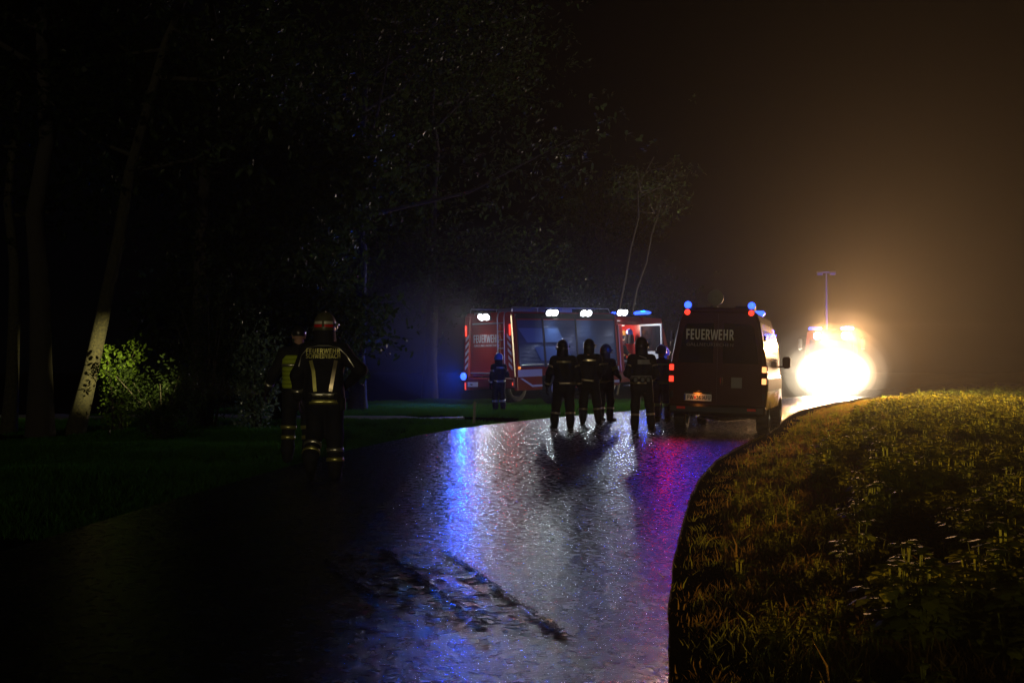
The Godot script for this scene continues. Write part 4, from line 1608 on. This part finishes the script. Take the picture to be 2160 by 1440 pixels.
func _ready() -> void:
	rng.seed = 20241
	ground_noise.seed = 7
	ground_noise.frequency = 0.05
	ground_noise.fractal_octaves = 3
	# camera
	var cam := Camera3D.new()
	cam.name = "camera"
	cam.fov = 33.4
	cam.near = 0.1
	cam.far = 1500.0
	cam.position = Vector3(0, 1.25, 0)
	cam.rotation.x = deg_to_rad(1.385)
	add_child(cam)
	cam.current = true
	# night sky, air
	var env := Environment.new()
	var sky := Sky.new()
	var psm := ProceduralSkyMaterial.new()
	psm.sky_top_color = lin(0.0002, 0.0002, 0.0003)
	psm.sky_horizon_color = lin(0.0003, 0.0003, 0.0004)
	psm.ground_bottom_color = lin(0.0001, 0.0001, 0.0001)
	psm.ground_horizon_color = lin(0.0003, 0.0003, 0.0004)
	psm.sun_angle_max = 0.5
	sky.sky_material = psm
	env.background_mode = Environment.BG_SKY
	env.sky = sky
	env.tonemap_mode = Environment.TONE_MAPPER_LINEAR
	env.tonemap_exposure = 1.0
	env.sdfgi_enabled = true
	env.ssao_enabled = true
	env.ssil_enabled = true
	env.volumetric_fog_enabled = true
	env.volumetric_fog_density = 0.00025
	env.volumetric_fog_albedo = Color(0.95, 0.95, 0.95)
	env.volumetric_fog_anisotropy = 0.74
	env.volumetric_fog_length = 200.0
	var we := WorldEnvironment.new()
	we.name = "environment"
	we.environment = env
	add_child(we)
	# the faint low light from behind the viewer
	var sun := DirectionalLight3D.new()
	sun.name = "night_light"
	sun.light_color = Color(1.0, 0.93, 0.74)
	sun.light_energy = 0.082
	sun.light_angular_distance = 4.0
	sun.shadow_enabled = true
	sun.sky_mode = DirectionalLight3D.SKY_MODE_LIGHT_ONLY
	add_child(sun)
	sun.look_at_from_position(Vector3(0.5, 4.2, 30), Vector3(-0.5, 1.0, 0))
	materials()
	build_ground()
	mud_tracks()
	build_plants()
	spray_a = leaf_spray(7, 0.32, 31)
	spray_b = leaf_spray(8, 0.16, 32)
	var spray_c := leaf_spray(7, 0.2, 33)
	# the wood
	tree("dark upright trunk in front of the torch-lit leaning tree", -8.7, 21.0, 12.0, 0.22, Vector3(-0.01, 0, 0), 5.0, 3.2, 900, M.bark, M.foliage)
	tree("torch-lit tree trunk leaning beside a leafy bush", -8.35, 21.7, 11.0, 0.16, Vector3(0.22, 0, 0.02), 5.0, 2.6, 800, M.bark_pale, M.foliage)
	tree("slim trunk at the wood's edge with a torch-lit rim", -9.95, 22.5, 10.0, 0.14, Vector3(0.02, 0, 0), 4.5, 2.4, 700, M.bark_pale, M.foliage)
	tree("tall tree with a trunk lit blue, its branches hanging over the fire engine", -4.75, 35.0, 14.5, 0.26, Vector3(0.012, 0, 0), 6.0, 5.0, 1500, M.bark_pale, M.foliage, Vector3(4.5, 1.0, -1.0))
	tree("broad leafy tree behind the two firefighters, wet leaves glinting", -5.6, 27.5, 9.5, 0.2, Vector3(-0.03, 0, 0), 1.6, 2.9, 3000, M.bark, M.foliage)
	tree("tall dark tree beside the torch-lit bush", -6.9, 25.0, 12.0, 0.2, Vector3(0.02, 0, 0), 3.5, 3.0, 2200, M.bark, M.foliage)
	tree("old tree rising behind the fire engine's rear", -3.4, 47.0, 15.0, 0.3, Vector3(0.02, 0, 0), 3.0, 5.0, 2400, M.bark, M.foliage)
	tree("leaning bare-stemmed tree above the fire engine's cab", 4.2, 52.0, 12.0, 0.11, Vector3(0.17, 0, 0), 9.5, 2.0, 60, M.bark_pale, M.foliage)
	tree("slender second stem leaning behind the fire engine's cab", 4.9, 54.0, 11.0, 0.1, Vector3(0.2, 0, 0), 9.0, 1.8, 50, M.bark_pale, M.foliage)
	tree("distant tree between the fire engine and the van", 5.5, 66.0, 13.0, 0.25, Vector3(-0.02, 0, 0), 3.0, 4.4, 1600, M.bark, M.foliage)
	tree("tree deep in the wood behind the blue-lit trunk", -9.0, 42.0, 13.0, 0.24, Vector3(0.03, 0, 0), 3.0, 4.2, 1800, M.bark, M.foliage)
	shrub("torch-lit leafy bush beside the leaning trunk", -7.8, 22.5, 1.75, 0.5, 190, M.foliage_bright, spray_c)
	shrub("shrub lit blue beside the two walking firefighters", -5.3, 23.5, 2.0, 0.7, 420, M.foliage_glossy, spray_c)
	shrub("low dark shrub at the wood's edge, nearest the road", -6.3, 20.5, 1.3, 0.9, 420, M.foliage)
	shrub("tall dark shrub between the torch-lit bush and the blue-lit one", -6.1, 23.0, 3.2, 1.0, 620, M.foliage)
	shrub("rounded shrub on the grass behind the side track", -5.6, 34.0, 1.9, 1.1, 480, M.foliage)
	# vehicles
	fire_truck()
	van()
	distant_truck()
	mist("dazzling white core of mist right around the headlights of the distant fire engine", Vector3(14.35, 1.0, -50.9), Vector3(3.3, 2.4, 2.8), 0.11)
	mist("white glare of mist wrapped round the dazzling core at the distant headlights", Vector3(14.2, 1.05, -50.8), Vector3(4.1, 3.0, 3.3), 0.04)
	mist("cream mist rimming the white glare at the distant headlights", Vector3(14.35, 1.1, -50.7), Vector3(4.7, 3.5, 3.8), 0.014)
	mist("thinner pale mist spreading beyond the dazzling headlights", Vector3(14.05, 1.25, -50.6), Vector3(5.6, 4.1, 4.4), 0.006)
	mist("faint outermost veil of mist round the distant headlights", Vector3(14.2, 1.4, -50.5), Vector3(7.0, 5.2, 5.4), 0.0025)
	mist("thin mist drifting over the rear of the fire engine with roller shutters", Vector3(-0.8, 2.3, -37.6), Vector3(9.0, 4.6, 5.4), 0.005)
	mist("faint wide mist behind and above the fire engine with roller shutters", Vector3(-0.2, 2.6, -38.2), Vector3(14.0, 7.4, 8.0), 0.0025)
	small_things()
	crowd()

func materials() -> void:
	M.soil = tri_world(mat(0.014, 0.011, 0.008, 0.75), 0.9)
	M.soil.specular_mode = BaseMaterial3D.SPECULAR_DISABLED
	M.soil.normal_enabled = true
	M.soil.normal_texture = noise_tex(0.03, 5, 3, true, 9.0)
	M.asphalt = tri_world(mat(0.011, 0.011, 0.012, 1.0), 0.36)
	M.asphalt.roughness_texture = noise_tex(0.025, 6, 11, false, 1.0, 0.17, 0.31, 1024)
	M.asphalt.normal_enabled = true
	M.asphalt.normal_texture = noise_tex(0.04, 5, 12, true, 9.0, 0, 1, 2048)
	M.asphalt.normal_scale = 0.48
	M.track = tri_world(mat(0.26, 0.26, 0.26, 0.5), 0.8)
	M.track.normal_enabled = true
	M.track.normal_texture = M.soil.normal_texture
	M.mud = tri_world(mat(0.012, 0.010, 0.008, 0.36), 1.2)
	M.verge = tri_world(mat(0.012, 0.010, 0.008, 0.8), 1.2)
	M.verge.specular_mode = BaseMaterial3D.SPECULAR_DISABLED
	M.verge.normal_enabled = true
	M.verge.normal_texture = M.soil.normal_texture
	M.mud.normal_enabled = true
	M.mud.normal_texture = M.soil.normal_texture
	var leafy := func(r: float, g: float, b: float, ro: float, back: float) -> StandardMaterial3D:
		var m := mat(r, g, b, ro)
		m.backlight_enabled = true
		var top := maxf(r, maxf(g, b))
		m.backlight = lin(r / top * back * 0.5, g / top * back * 0.5, b / top * back * 0.5)
		if ro > 0.66:
			m.specular_mode = BaseMaterial3D.SPECULAR_DISABLED
		elif ro > 0.35:
			m.metallic_specular = 0.16
		return m
	M.crop = leafy.call(0.115, 0.12, 0.008, 0.7, 1.0)
	M.crop_dull = leafy.call(0.07, 0.085, 0.009, 0.62, 0.9)
	M.grass_dry = leafy.call(0.085, 0.055, 0.008, 0.7, 0.9)
	M.grass = leafy.call(0.022, 0.066, 0.008, 0.7, 0.3)
	M.grass_olive = leafy.call(0.05, 0.055, 0.005, 0.7, 0.9)
	M.mast_grey = mat(0.16, 0.16, 0.15, 0.7)
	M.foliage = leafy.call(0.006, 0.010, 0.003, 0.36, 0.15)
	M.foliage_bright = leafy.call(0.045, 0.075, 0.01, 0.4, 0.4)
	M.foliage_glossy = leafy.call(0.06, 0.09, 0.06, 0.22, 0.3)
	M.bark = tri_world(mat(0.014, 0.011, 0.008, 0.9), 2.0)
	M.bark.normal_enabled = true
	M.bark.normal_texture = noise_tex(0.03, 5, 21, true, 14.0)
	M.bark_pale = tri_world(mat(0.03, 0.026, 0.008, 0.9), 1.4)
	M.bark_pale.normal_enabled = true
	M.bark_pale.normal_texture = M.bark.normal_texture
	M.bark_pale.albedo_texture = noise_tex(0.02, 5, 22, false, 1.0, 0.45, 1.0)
	M.cloth = mat(1, 1, 1, 0.85)
	M.cloth.vertex_color_use_as_albedo = true
	M.cloth.normal_enabled = true
	M.cloth.uv1_triplanar = true
	M.cloth.uv1_scale = Vector3.ONE * 2.2
	M.cloth.normal_texture = noise_tex(0.02, 4, 41, true, 7.0)
	M.cloth_plain = mat(0.010, 0.010, 0.013, 0.85)
	M.tape = mat(0.75, 0.72, 0.58, 0.33, 0.9)
	M.tape_yellow = mat(0.75, 0.7, 0.22, 0.38, 0.85)
	M.tape_warm = mat(0.55, 0.46, 0.3, 0.33, 0.9)
	M.tape_text = mat(0.8, 0.75, 0.25, 0.55, 0.75)
	M.tape_pale = mat(0.8, 0.78, 0.66, 0.4, 0.35)
	M.vest = mat(0.33, 0.42, 0.02, 0.7)
	M.tape_green = mat(0.45, 0.75, 0.4, 0.5, 0.4)
	M.helmet_dark = mat(0.02, 0.02, 0.016, 0.3)
	M.helmet_lum = mat(0.09, 0.085, 0.04, 0.4)
	M.helmet_blue = mat(0.05, 0.12, 0.5, 0.3)
	M.helmet_orange = mat(0.8, 0.3, 0.05, 0.35)
	M.red_reflector = mat(0.7, 0.02, 0.015, 0.45)
	M.white_paint = mat(0.7, 0.7, 0.7, 0.4)
	M.white_print = mat(0.72, 0.72, 0.76, 0.5)
	M.blue_print = mat(0.02, 0.05, 0.3, 0.5)
	M.ink = mat(0.01, 0.01, 0.01, 0.6)
	M.print_grey = mat(0.62, 0.6, 0.6, 0.5)
	M.print_dim = mat(0.2, 0.19, 0.19, 0.5)
	M.graphic = mat(0.09, 0.17, 0.42, 0.45)
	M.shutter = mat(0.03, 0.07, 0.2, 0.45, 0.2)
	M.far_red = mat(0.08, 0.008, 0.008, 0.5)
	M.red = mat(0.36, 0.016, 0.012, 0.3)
	M.helmet_dark.clearcoat_enabled = true
	M.helmet_dark.clearcoat_roughness = 0.08
	M.red.clearcoat_enabled = true
	M.red.clearcoat = 0.6
	M.red.clearcoat_roughness = 0.1
	M.dark_red = mat(0.16, 0.01, 0.01, 0.4)
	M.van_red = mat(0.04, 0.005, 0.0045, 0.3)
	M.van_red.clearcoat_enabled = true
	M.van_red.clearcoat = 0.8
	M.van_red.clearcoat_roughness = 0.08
	M.door_grey = mat(0.6, 0.6, 0.62, 0.4)
	M.black_plastic = mat(0.012, 0.012, 0.013, 0.45)
	M.rubber = mat(0.012, 0.012, 0.012, 0.7)
	M.steel = mat(0.55, 0.56, 0.58, 0.35, 0.8)
	M.chrome = mat(0.7, 0.7, 0.7, 0.15, 1.0)
	M.seat = mat(0.05, 0.05, 0.07, 0.8)
	M.dark_glass = mat(0.012, 0.012, 0.015, 0.1)
	M.red_lens = mat(0.25, 0.01, 0.01, 0.2)
	M.blue_lens = mat(0.01, 0.02, 0.2, 0.15)
	M.glow_white = glow(0.92, 0.97, 1.0, 10.0)
	M.glow_cabin = glow(1.0, 0.95, 0.88, 1.2)
	M.glow_head = glow(1.0, 0.93, 0.82, 12.0)
	M.glow_blue = glow(0.03, 0.09, 1.0, 3.6)
	M.glow_red = glow(1.0, 0.04, 0.02, 2.2)
	M.glow_red_dim = glow(1.0, 0.08, 0.05, 0.8)
	M.glow_orange = glow(1.0, 0.45, 0.15, 1.8)
	M.glow_amber = glow(1.0, 0.3, 0.04, 1.0)

func small_things() -> void:
	var p := thing("reflector_post", "dark roadside reflector post standing in the grass", "post", Vector3(-0.88, 0, -26.3))
	var st := nst()
	var ring0 := []
	var rings := []
	for y in [0.0, 0.46, 0.5]:
		ring0 = []
		for q in [[-0.03, 0.03], [0.03, 0.03], [0.025, -0.03], [-0.025, -0.03]]:
			ring0.append(Vector3(q[0], y + (q[1] * 0.6 if y > 0.65 else 0.0), q[1]))
		rings.append(ring0)
	loft(st, rings, true)
	obj("post", st, M.black_plastic, p)
	p.rotation.z = -0.04
	# kit seen through the open crew door
	var h := thing("helmet", "orange helmet hung inside the open crew door", "helmet", Vector3.ZERO)
	var tr: Node3D = get_node("fire_truck")
	h.transform = tr.transform * Transform3D(Basis(), Vector3(1.0, 2.36, -5.95))
	helmet(h, Vector3.ZERO, 2.0, M.helmet_orange, M.black_plastic, false)
	h = thing("helmet", "violet-blue helmet hung deeper inside the crew cab", "helmet", Vector3.ZERO)
	h.transform = tr.transform * Transform3D(Basis(), Vector3(0.95, 2.4, -6.45))
	helmet(h, Vector3.ZERO, 1.2, M.helmet_blue, M.black_plastic, false)

func crowd() -> void:
	make_templates()
	var coats := "firefighters standing on the wet road"
	# the firefighter walking away with lettering on the back
	var pr := person("person", "firefighter walking away in a dark coat lettered across the shoulders, white-red helmet bands", Vector3(-2.11, 0.0, -12.8), 0.03, {
		"height": 1.80, "cell": 0.015, "helm": M.helmet_lum, "bulk": 1.06, "joints": {
			"er": Vector3(0.4, 1.24, 0.0), "wr": Vector3(0.26, 1.1, -0.22), "el": Vector3(-0.3, 1.18, 0.06), "wl": Vector3(-0.3, 0.94, -0.02),
			"kl": Vector3(-0.11, 0.52, -0.02), "al": Vector3(-0.12, 0.2, 0.22), "tl": Vector3(-0.13, 0.06, 0.1), "kr": Vector3(0.11, 0.51, -0.06), "ar": Vector3(0.12, 0.1, -0.02), "tr": Vector3(0.13, 0.045, -0.2)}})
	schweinbach(pr)
	# the companion with the torch and tabard
	pr = person("person", "bareheaded firefighter in a yellow-green tabard, torch in hand, beside the lettered coat", Vector3(-2.85, 0, -15.2), 0.12, {
		"height": 1.80, "cell": 0.017, "bulk": 1.0, "joints": {
			"el": Vector3(-0.33, 1.2, 0.0), "wl": Vector3(-0.42, 0.99, -0.12), "wr": Vector3(0.24, 1.0, -0.2), "er": Vector3(0.27, 1.2, 0.05)}})
	companion(pr)
	# three on the road before the engine
	pr = person("person", "firefighter of the trio nearest the engine's rear, back turned, arms hanging", Vector3(1.07, 0, -23.6), 0.0, {
		"height": 1.77, "helm": M.helmet_dark, "group": coats, "bulk": 1.1, "helm_turn": 0.2, "joints": {"hip": Vector3(0.03, 0.95, 0), "kl": Vector3(-0.15, 0.51, -0.02), "al": Vector3(-0.19, 0.1, 0.02), "tl": Vector3(-0.24, 0.045, -0.14), "head": Vector3(-0.02, 1.685, -0.02), "el": Vector3(-0.3, 1.18, 0.02), "er": Vector3(0.3, 1.18, 0.02), "wl": Vector3(-0.34, 0.93, -0.06), "wr": Vector3(0.33, 0.93, -0.04)}})
	tapes(pr, M.tape_warm)
	pr = person("person", "firefighter in the middle of the trio, hem tape slanting, taller than both", Vector3(1.74, 0, -25.6), -0.05, {
		"height": 1.84, "helm": M.helmet_dark, "group": coats, "bulk": 1.08, "helm_turn": -0.35, "nod": -0.15, "joints": {"wl": Vector3(-0.2, 1.02, -0.2), "el": Vector3(-0.33, 1.19, 0.04), "wr": Vector3(0.2, 1.0, -0.2), "hip": Vector3(-0.03, 0.955, 0), "chest": Vector3(0.01, 1.355, -0.02), "ar": Vector3(0.2, 0.1, -0.03), "tr": Vector3(0.26, 0.045, -0.2), "kr": Vector3(0.16, 0.52, -0.06)}})
	tapes(pr, M.tape_warm, {"hem_tilt": 0.12, "sleeve": true})
	pr = person("person", "shortest firefighter of the trio, yellow armband, turned towards the open crew door", Vector3(2.22, 0, -26.9), -0.7, {
		"height": 1.74, "helm": M.helmet_dark, "group": coats, "helm_turn": -0.3, "joints": {"wr": Vector3(0.24, 1.1, -0.24), "er": Vector3(0.3, 1.2, -0.02)}})
	tapes(pr, M.tape_warm, {"sleeve": false})
	arm_band(pr, "r", M.tape_yellow)
	# the one by the van
	pr = person("person", "firefighter with a lettered patch and hip belt standing beside the van", Vector3(2.59, 0, -22.7), -0.12, {
		"height": 1.80, "helm": M.helmet_dark, "group": coats, "helm_turn": -0.3, "bulk": 1.0, "joints": {"wl": Vector3(-0.18, 1.06, -0.22), "wr": Vector3(0.2, 1.06, -0.2), "el": Vector3(-0.29, 1.16, 0.06), "er": Vector3(0.29, 1.16, 0.06), "kr": Vector3(0.15, 0.53, -0.1), "ar": Vector3(0.18, 0.1, -0.1), "tr": Vector3(0.24, 0.045, -0.27), "hip": Vector3(-0.02, 0.955, 0)}})
	tapes(pr, M.tape_warm, {"chest": false, "w": 0.04})
	hip_belt(pr)
	# two in blue beside the engine's cab
	pr = person("person", "person in blue overalls and blue helmet with green-yellow bands beside the van", Vector3(3.5, 0, -26.6), 0.25, {
		"height": 1.72, "helm": M.helmet_blue, "curtain": false, "jacket": Color(0.06, 0.07, 0.22), "glove": SKIN, "joints": {"el": Vector3(-0.3, 1.16, -0.02), "wl": Vector3(-0.26, 0.97, -0.14)}})
	tapes(pr, M.tape_green, {"w": 0.07, "shin_t": 0.2, "hem": true})
	pr = person("person", "second blue helmet half hidden behind the van's rear corner", Vector3(3.83, 0, -28.6), -0.3, {
		"height": 1.72, "helm": M.helmet_blue, "curtain": false, "jacket": Color(0.025, 0.03, 0.1), "glove": SKIN})
	tapes(pr, M.tape_green, {"w": 0.07, "shin_t": 0.2})
	# the one at the engine's rear
	pr = person("person", "firefighter in a blue-lit helmet at the fire engine's rear ladder", Vector3(-0.40, -0.04, -34.4), 0.5, {
		"height": 1.68, "helm": M.helmet_blue, "bulk": 1.08, "cell": 0.024, "joints": {"wr": Vector3(0.22, 1.1, -0.25), "er": Vector3(0.32, 1.2, -0.02)}})
	tapes(pr, M.tape, {"w": 0.07})
	# a helper leaning in the open crew door
	pr = person("person", "person reaching out of the open crew door, yellow-green cuffs", Vector3.ZERO, 0.0, {
		"height": 1.7, "cell": 0.026, "glove": Color(0.7, 0.1, 0.02), "joints": {
			"hip": Vector3(0, 0.6, 0.0), "chest": Vector3(0, 0.98, -0.1), "neck": Vector3(0, 1.15, -0.16), "head": Vector3(0, 1.31, -0.2), "sl": Vector3(-0.19, 1.08, -0.14), "sr": Vector3(0.19, 1.08, -0.14),
			"el": Vector3(-0.24, 0.84, -0.26), "er": Vector3(0.24, 0.84, -0.26), "wl": Vector3(-0.17, 0.72, -0.46), "wr": Vector3(0.17, 0.72, -0.46),
			"hl": Vector3(-0.1, 0.56, 0), "hr": Vector3(0.1, 0.56, 0), "kl": Vector3(-0.13, 0.56, -0.4), "kr": Vector3(0.13, 0.56, -0.4), "al": Vector3(-0.13, 0.12, -0.4), "ar": Vector3(0.13, 0.12, -0.4), "tl": Vector3(-0.14, 0.05, -0.55), "tr": Vector3(0.14, 0.05, -0.55)}})
	var tr: Node3D = get_node("fire_truck")
	pr[0].transform = tr.transform * Transform3D(Basis(Vector3.UP, -PI * 0.5), Vector3(0.55, 0.86, -6.3))
	for s in ["l", "r"]:
		var st := nst()
		ring_band(st, group_of(pr[1], ["a" + s]), pr[2]["e" + s].lerp(pr[2]["w" + s], 0.7), pr[2]["w" + s] - pr[2]["e" + s], 0.09, 0.008, 0.0, TAU, 14)
		obj("cuff_tape", st, M.tape_yellow, pr[0])

func arm_band(pr: Array, s: String, m: Material) -> void:
	var st := nst()
	ring_band(st, group_of(pr[1], ["a" + s]), pr[2]["s" + s].lerp(pr[2]["e" + s], 0.6), pr[2]["e" + s] - pr[2]["s" + s], 0.09, 0.009, 0.0, TAU, 16)
	obj("armband", st, m, pr[0])
	st = nst()
	ring_band(st, group_of(pr[1], ["t"]), pr[2].hip + Vector3(0, 0.06, 0), Vector3.UP, 0.05, 0.014, 1.0, 3.0, 14)
	obj("belt", st, m, pr[0])

func hip_belt(pr: Array) -> void:
	var torso := group_of(pr[1], ["t"])
	var j: Dictionary = pr[2]
	var st := nst()
	ring_band(st, torso, j.hip + Vector3(0, 0.13, 0), Vector3.UP, 0.07, 0.016)
	obj("belt", st, M.print_dim, pr[0])
	for x in [-0.12, 0.02, 0.13]:
		st = nst()
		var p := hit(Vector3(x, j.hip.y + 0.08, 0.5), Vector3(0, 0, -1), torso, 0.05)
		box(st, p + Vector3(0, 0, 0.04), Vector3(0.1, 0.12, 0.07), 0.02)
		obj("belt_pouch", st, M.black_plastic, pr[0])
	st = nst()
	back_tape(st, torso, [Vector2(-0.08, j.chest.y + 0.03), Vector2(0.19, j.chest.y + 0.03)], 0.09)
	obj("back_patch", st, M.print_dim, pr[0])
	st = nst()
	back_tape(st, torso, [Vector2(-0.07, j.chest.y + 0.16), Vector2(0.1, j.chest.y + 0.1)], 0.02)
	obj("shoulder_strap", st, M.print_dim, pr[0])

func schweinbach(pr: Array) -> void:
	var t: Node3D = pr[0]
	var torso := group_of(pr[1], ["t"])
	var all := group_of(pr[1], ["t", "al", "ar"])
	var j: Dictionary = pr[2]
	back_text(pr, "FEUERWEHR", 0.0, 1.452, 0.38, 0.052, M.tape_text)
	back_text(pr, "SCHWEINBACH", 0.0, 1.395, 0.38, 0.052, M.tape_text)
	var st := nst()
	back_tape(st, torso, [Vector2(-0.135, 1.345), Vector2(-0.105, 1.22), Vector2(-0.085, 1.0)], 0.04)
	obj("brace_tape", st, M.tape_yellow, t)
	st = nst()
	back_tape(st, torso, [Vector2(0.145, 1.345), Vector2(0.12, 1.22), Vector2(0.085, 1.0)], 0.04)
	obj("brace_tape", st, M.tape_warm, t)
	st = nst()
	ring_band(st, torso, Vector3(0, 0.965, 0), Vector3.UP, 0.04)
	obj("hem_tape", st, M.tape, t)
	st = nst()
	ring_band(st, torso, Vector3(0, 0.885, 0), Vector3.UP, 0.05)
	obj("hem_tape", st, M.tape_yellow, t)
	# piping over both shoulders and down the sleeves
	st = nst()
	back_tape(st, all, [Vector2(-0.27, 1.28), Vector2(-0.245, 1.4), Vector2(-0.17, 1.485), Vector2(-0.06, 1.51), Vector2(0.06, 1.51), Vector2(0.17, 1.485), Vector2(0.25, 1.41), Vector2(0.34, 1.27)], 0.01)
	obj("shoulder_piping", st, M.tape, t)
	for s in ["l", "r"]:
		var lb := group_of(pr[1], ["l" + s])
		for k in 2:
			st = nst()
			ring_band(st, lb, j["k" + s].lerp(j["a" + s], 0.42 + 0.26 * k), j["a" + s] - j["k" + s], 0.045, 0.009, 0.0, TAU, 18)
			obj("trouser_tape", st, M.tape if k == 0 else M.tape_yellow, t)
	st = nst()
	ring_band(st, group_of(pr[1], ["al"]), j.el.lerp(j.wl, 0.7), j.wl - j.el, 0.05, 0.009, 0.0, TAU, 16)
	obj("cuff_tape", st, M.tape, t)
	# bands on the back of the helmet
	var hm: Node3D = t.get_node("helmet")
	var hc: Vector3 = j.head + Vector3(0, 0.05, 0.005)
	for row in 2:
		for s in [-1.0, 1.0]:
			st = nst()
			var prev := []
			for i in 9:
				var a: float = PI * 0.5 + s * lerpf(0.1, 0.95, i / 8.0)
				var now := []
				for e in 2:
					var y := 0.012 - row * 0.035 + e * 0.031
					var k := sqrt(1.0 - pow(maxf(y, 0.0) / 0.155, 2.0)) + 0.02
					now.append(hc + Vector3(cos(a) * 0.127 * k, y, sin(a) * 0.155 * k))
				if prev.size():
					quad(st, prev[0], now[0], now[1], prev[1], now[0] - hc)
				prev = now
			obj("reflective_band", st, M.tape_pale if row == 0 else M.red_reflector, hm)
	# radio pouch on the hip
	st = nst()
	box(st, Vector3(0.2, 0.86, 0.03), Vector3(0.08, 0.18, 0.12), 0.03)
	obj("pouch", st, M.cloth_plain, t)

func companion(pr: Array) -> void:
	var t: Node3D = pr[0]
	var torso := group_of(pr[1], ["t"])
	var j: Dictionary = pr[2]
	# hair
	var st := nst()
	ball(st, j.head + Vector3(0, 0.035, 0.012), Vector3(0.094, 0.098, 0.108), 18, 10, -0.25, 1.0)
	obj("hair", st, M.helmet_dark, t)
	# tabard: a thin sheet over chest and back
	st = nst()
	for k in 8:
		var y0 := 1.02 + k * 0.055
		ring_band(st, torso, Vector3(0, y0, 0), Vector3.UP, 0.0552, 0.012, 0.0, TAU, 22)
	obj("tabard", st, M.vest, t)
	st = nst()
	ring_band(st, torso, Vector3(0, 1.3, 0), Vector3.UP, 0.035, 0.018)
	obj("tabard_tape", st, M.tape, t)
	for s in ["l", "r"]:
		st = nst()
		ring_band(st, group_of(pr[1], ["a" + s]), j["e" + s].lerp(j["w" + s], 0.72), j["w" + s] - j["e" + s], 0.05, 0.009, 0.0, TAU, 16)
		obj("cuff_tape", st, M.tape, t)
		var lb := group_of(pr[1], ["l" + s])
		for k in 2:
			st = nst()
			ring_band(st, lb, j["k" + s].lerp(j["a" + s], 0.1 + 0.32 * k), j["a" + s] - j["k" + s], 0.05, 0.009, 0.0, TAU, 18)
			obj("trouser_tape", st, M.tape_yellow, t)
	# torch held in the hand
	var tc := thing("torch", "lit hand torch held by the bareheaded firefighter", "torch", Vector3.ZERO)
	var at: Vector3 = t.transform * (j.wl + (j.wl - j.el).normalized() * 0.12 + Vector3(0.02, 0, -0.02))
	var aim := (Vector3(-8.05, 1.35, -22.0) - at).normalized()
	tc.position = at
	st = nst()
	cyl(st, aim * -0.09, aim * 0.07, 0.018, 10)
	cyl(st, aim * 0.07, aim * 0.11, 0.02, 12, 0.03)
	obj("torch_body", st, M.black_plastic, tc)
	st = nst()
	cyl(st, aim * 0.108, aim * 0.113, 0.026, 12)
	obj("lamp_lens", st, M.glow_cabin, tc)
	spot(tc, aim * 0.13, aim, Color(1.0, 0.93, 0.6), E_TORCH, 8.0, 0.02, 1.0)
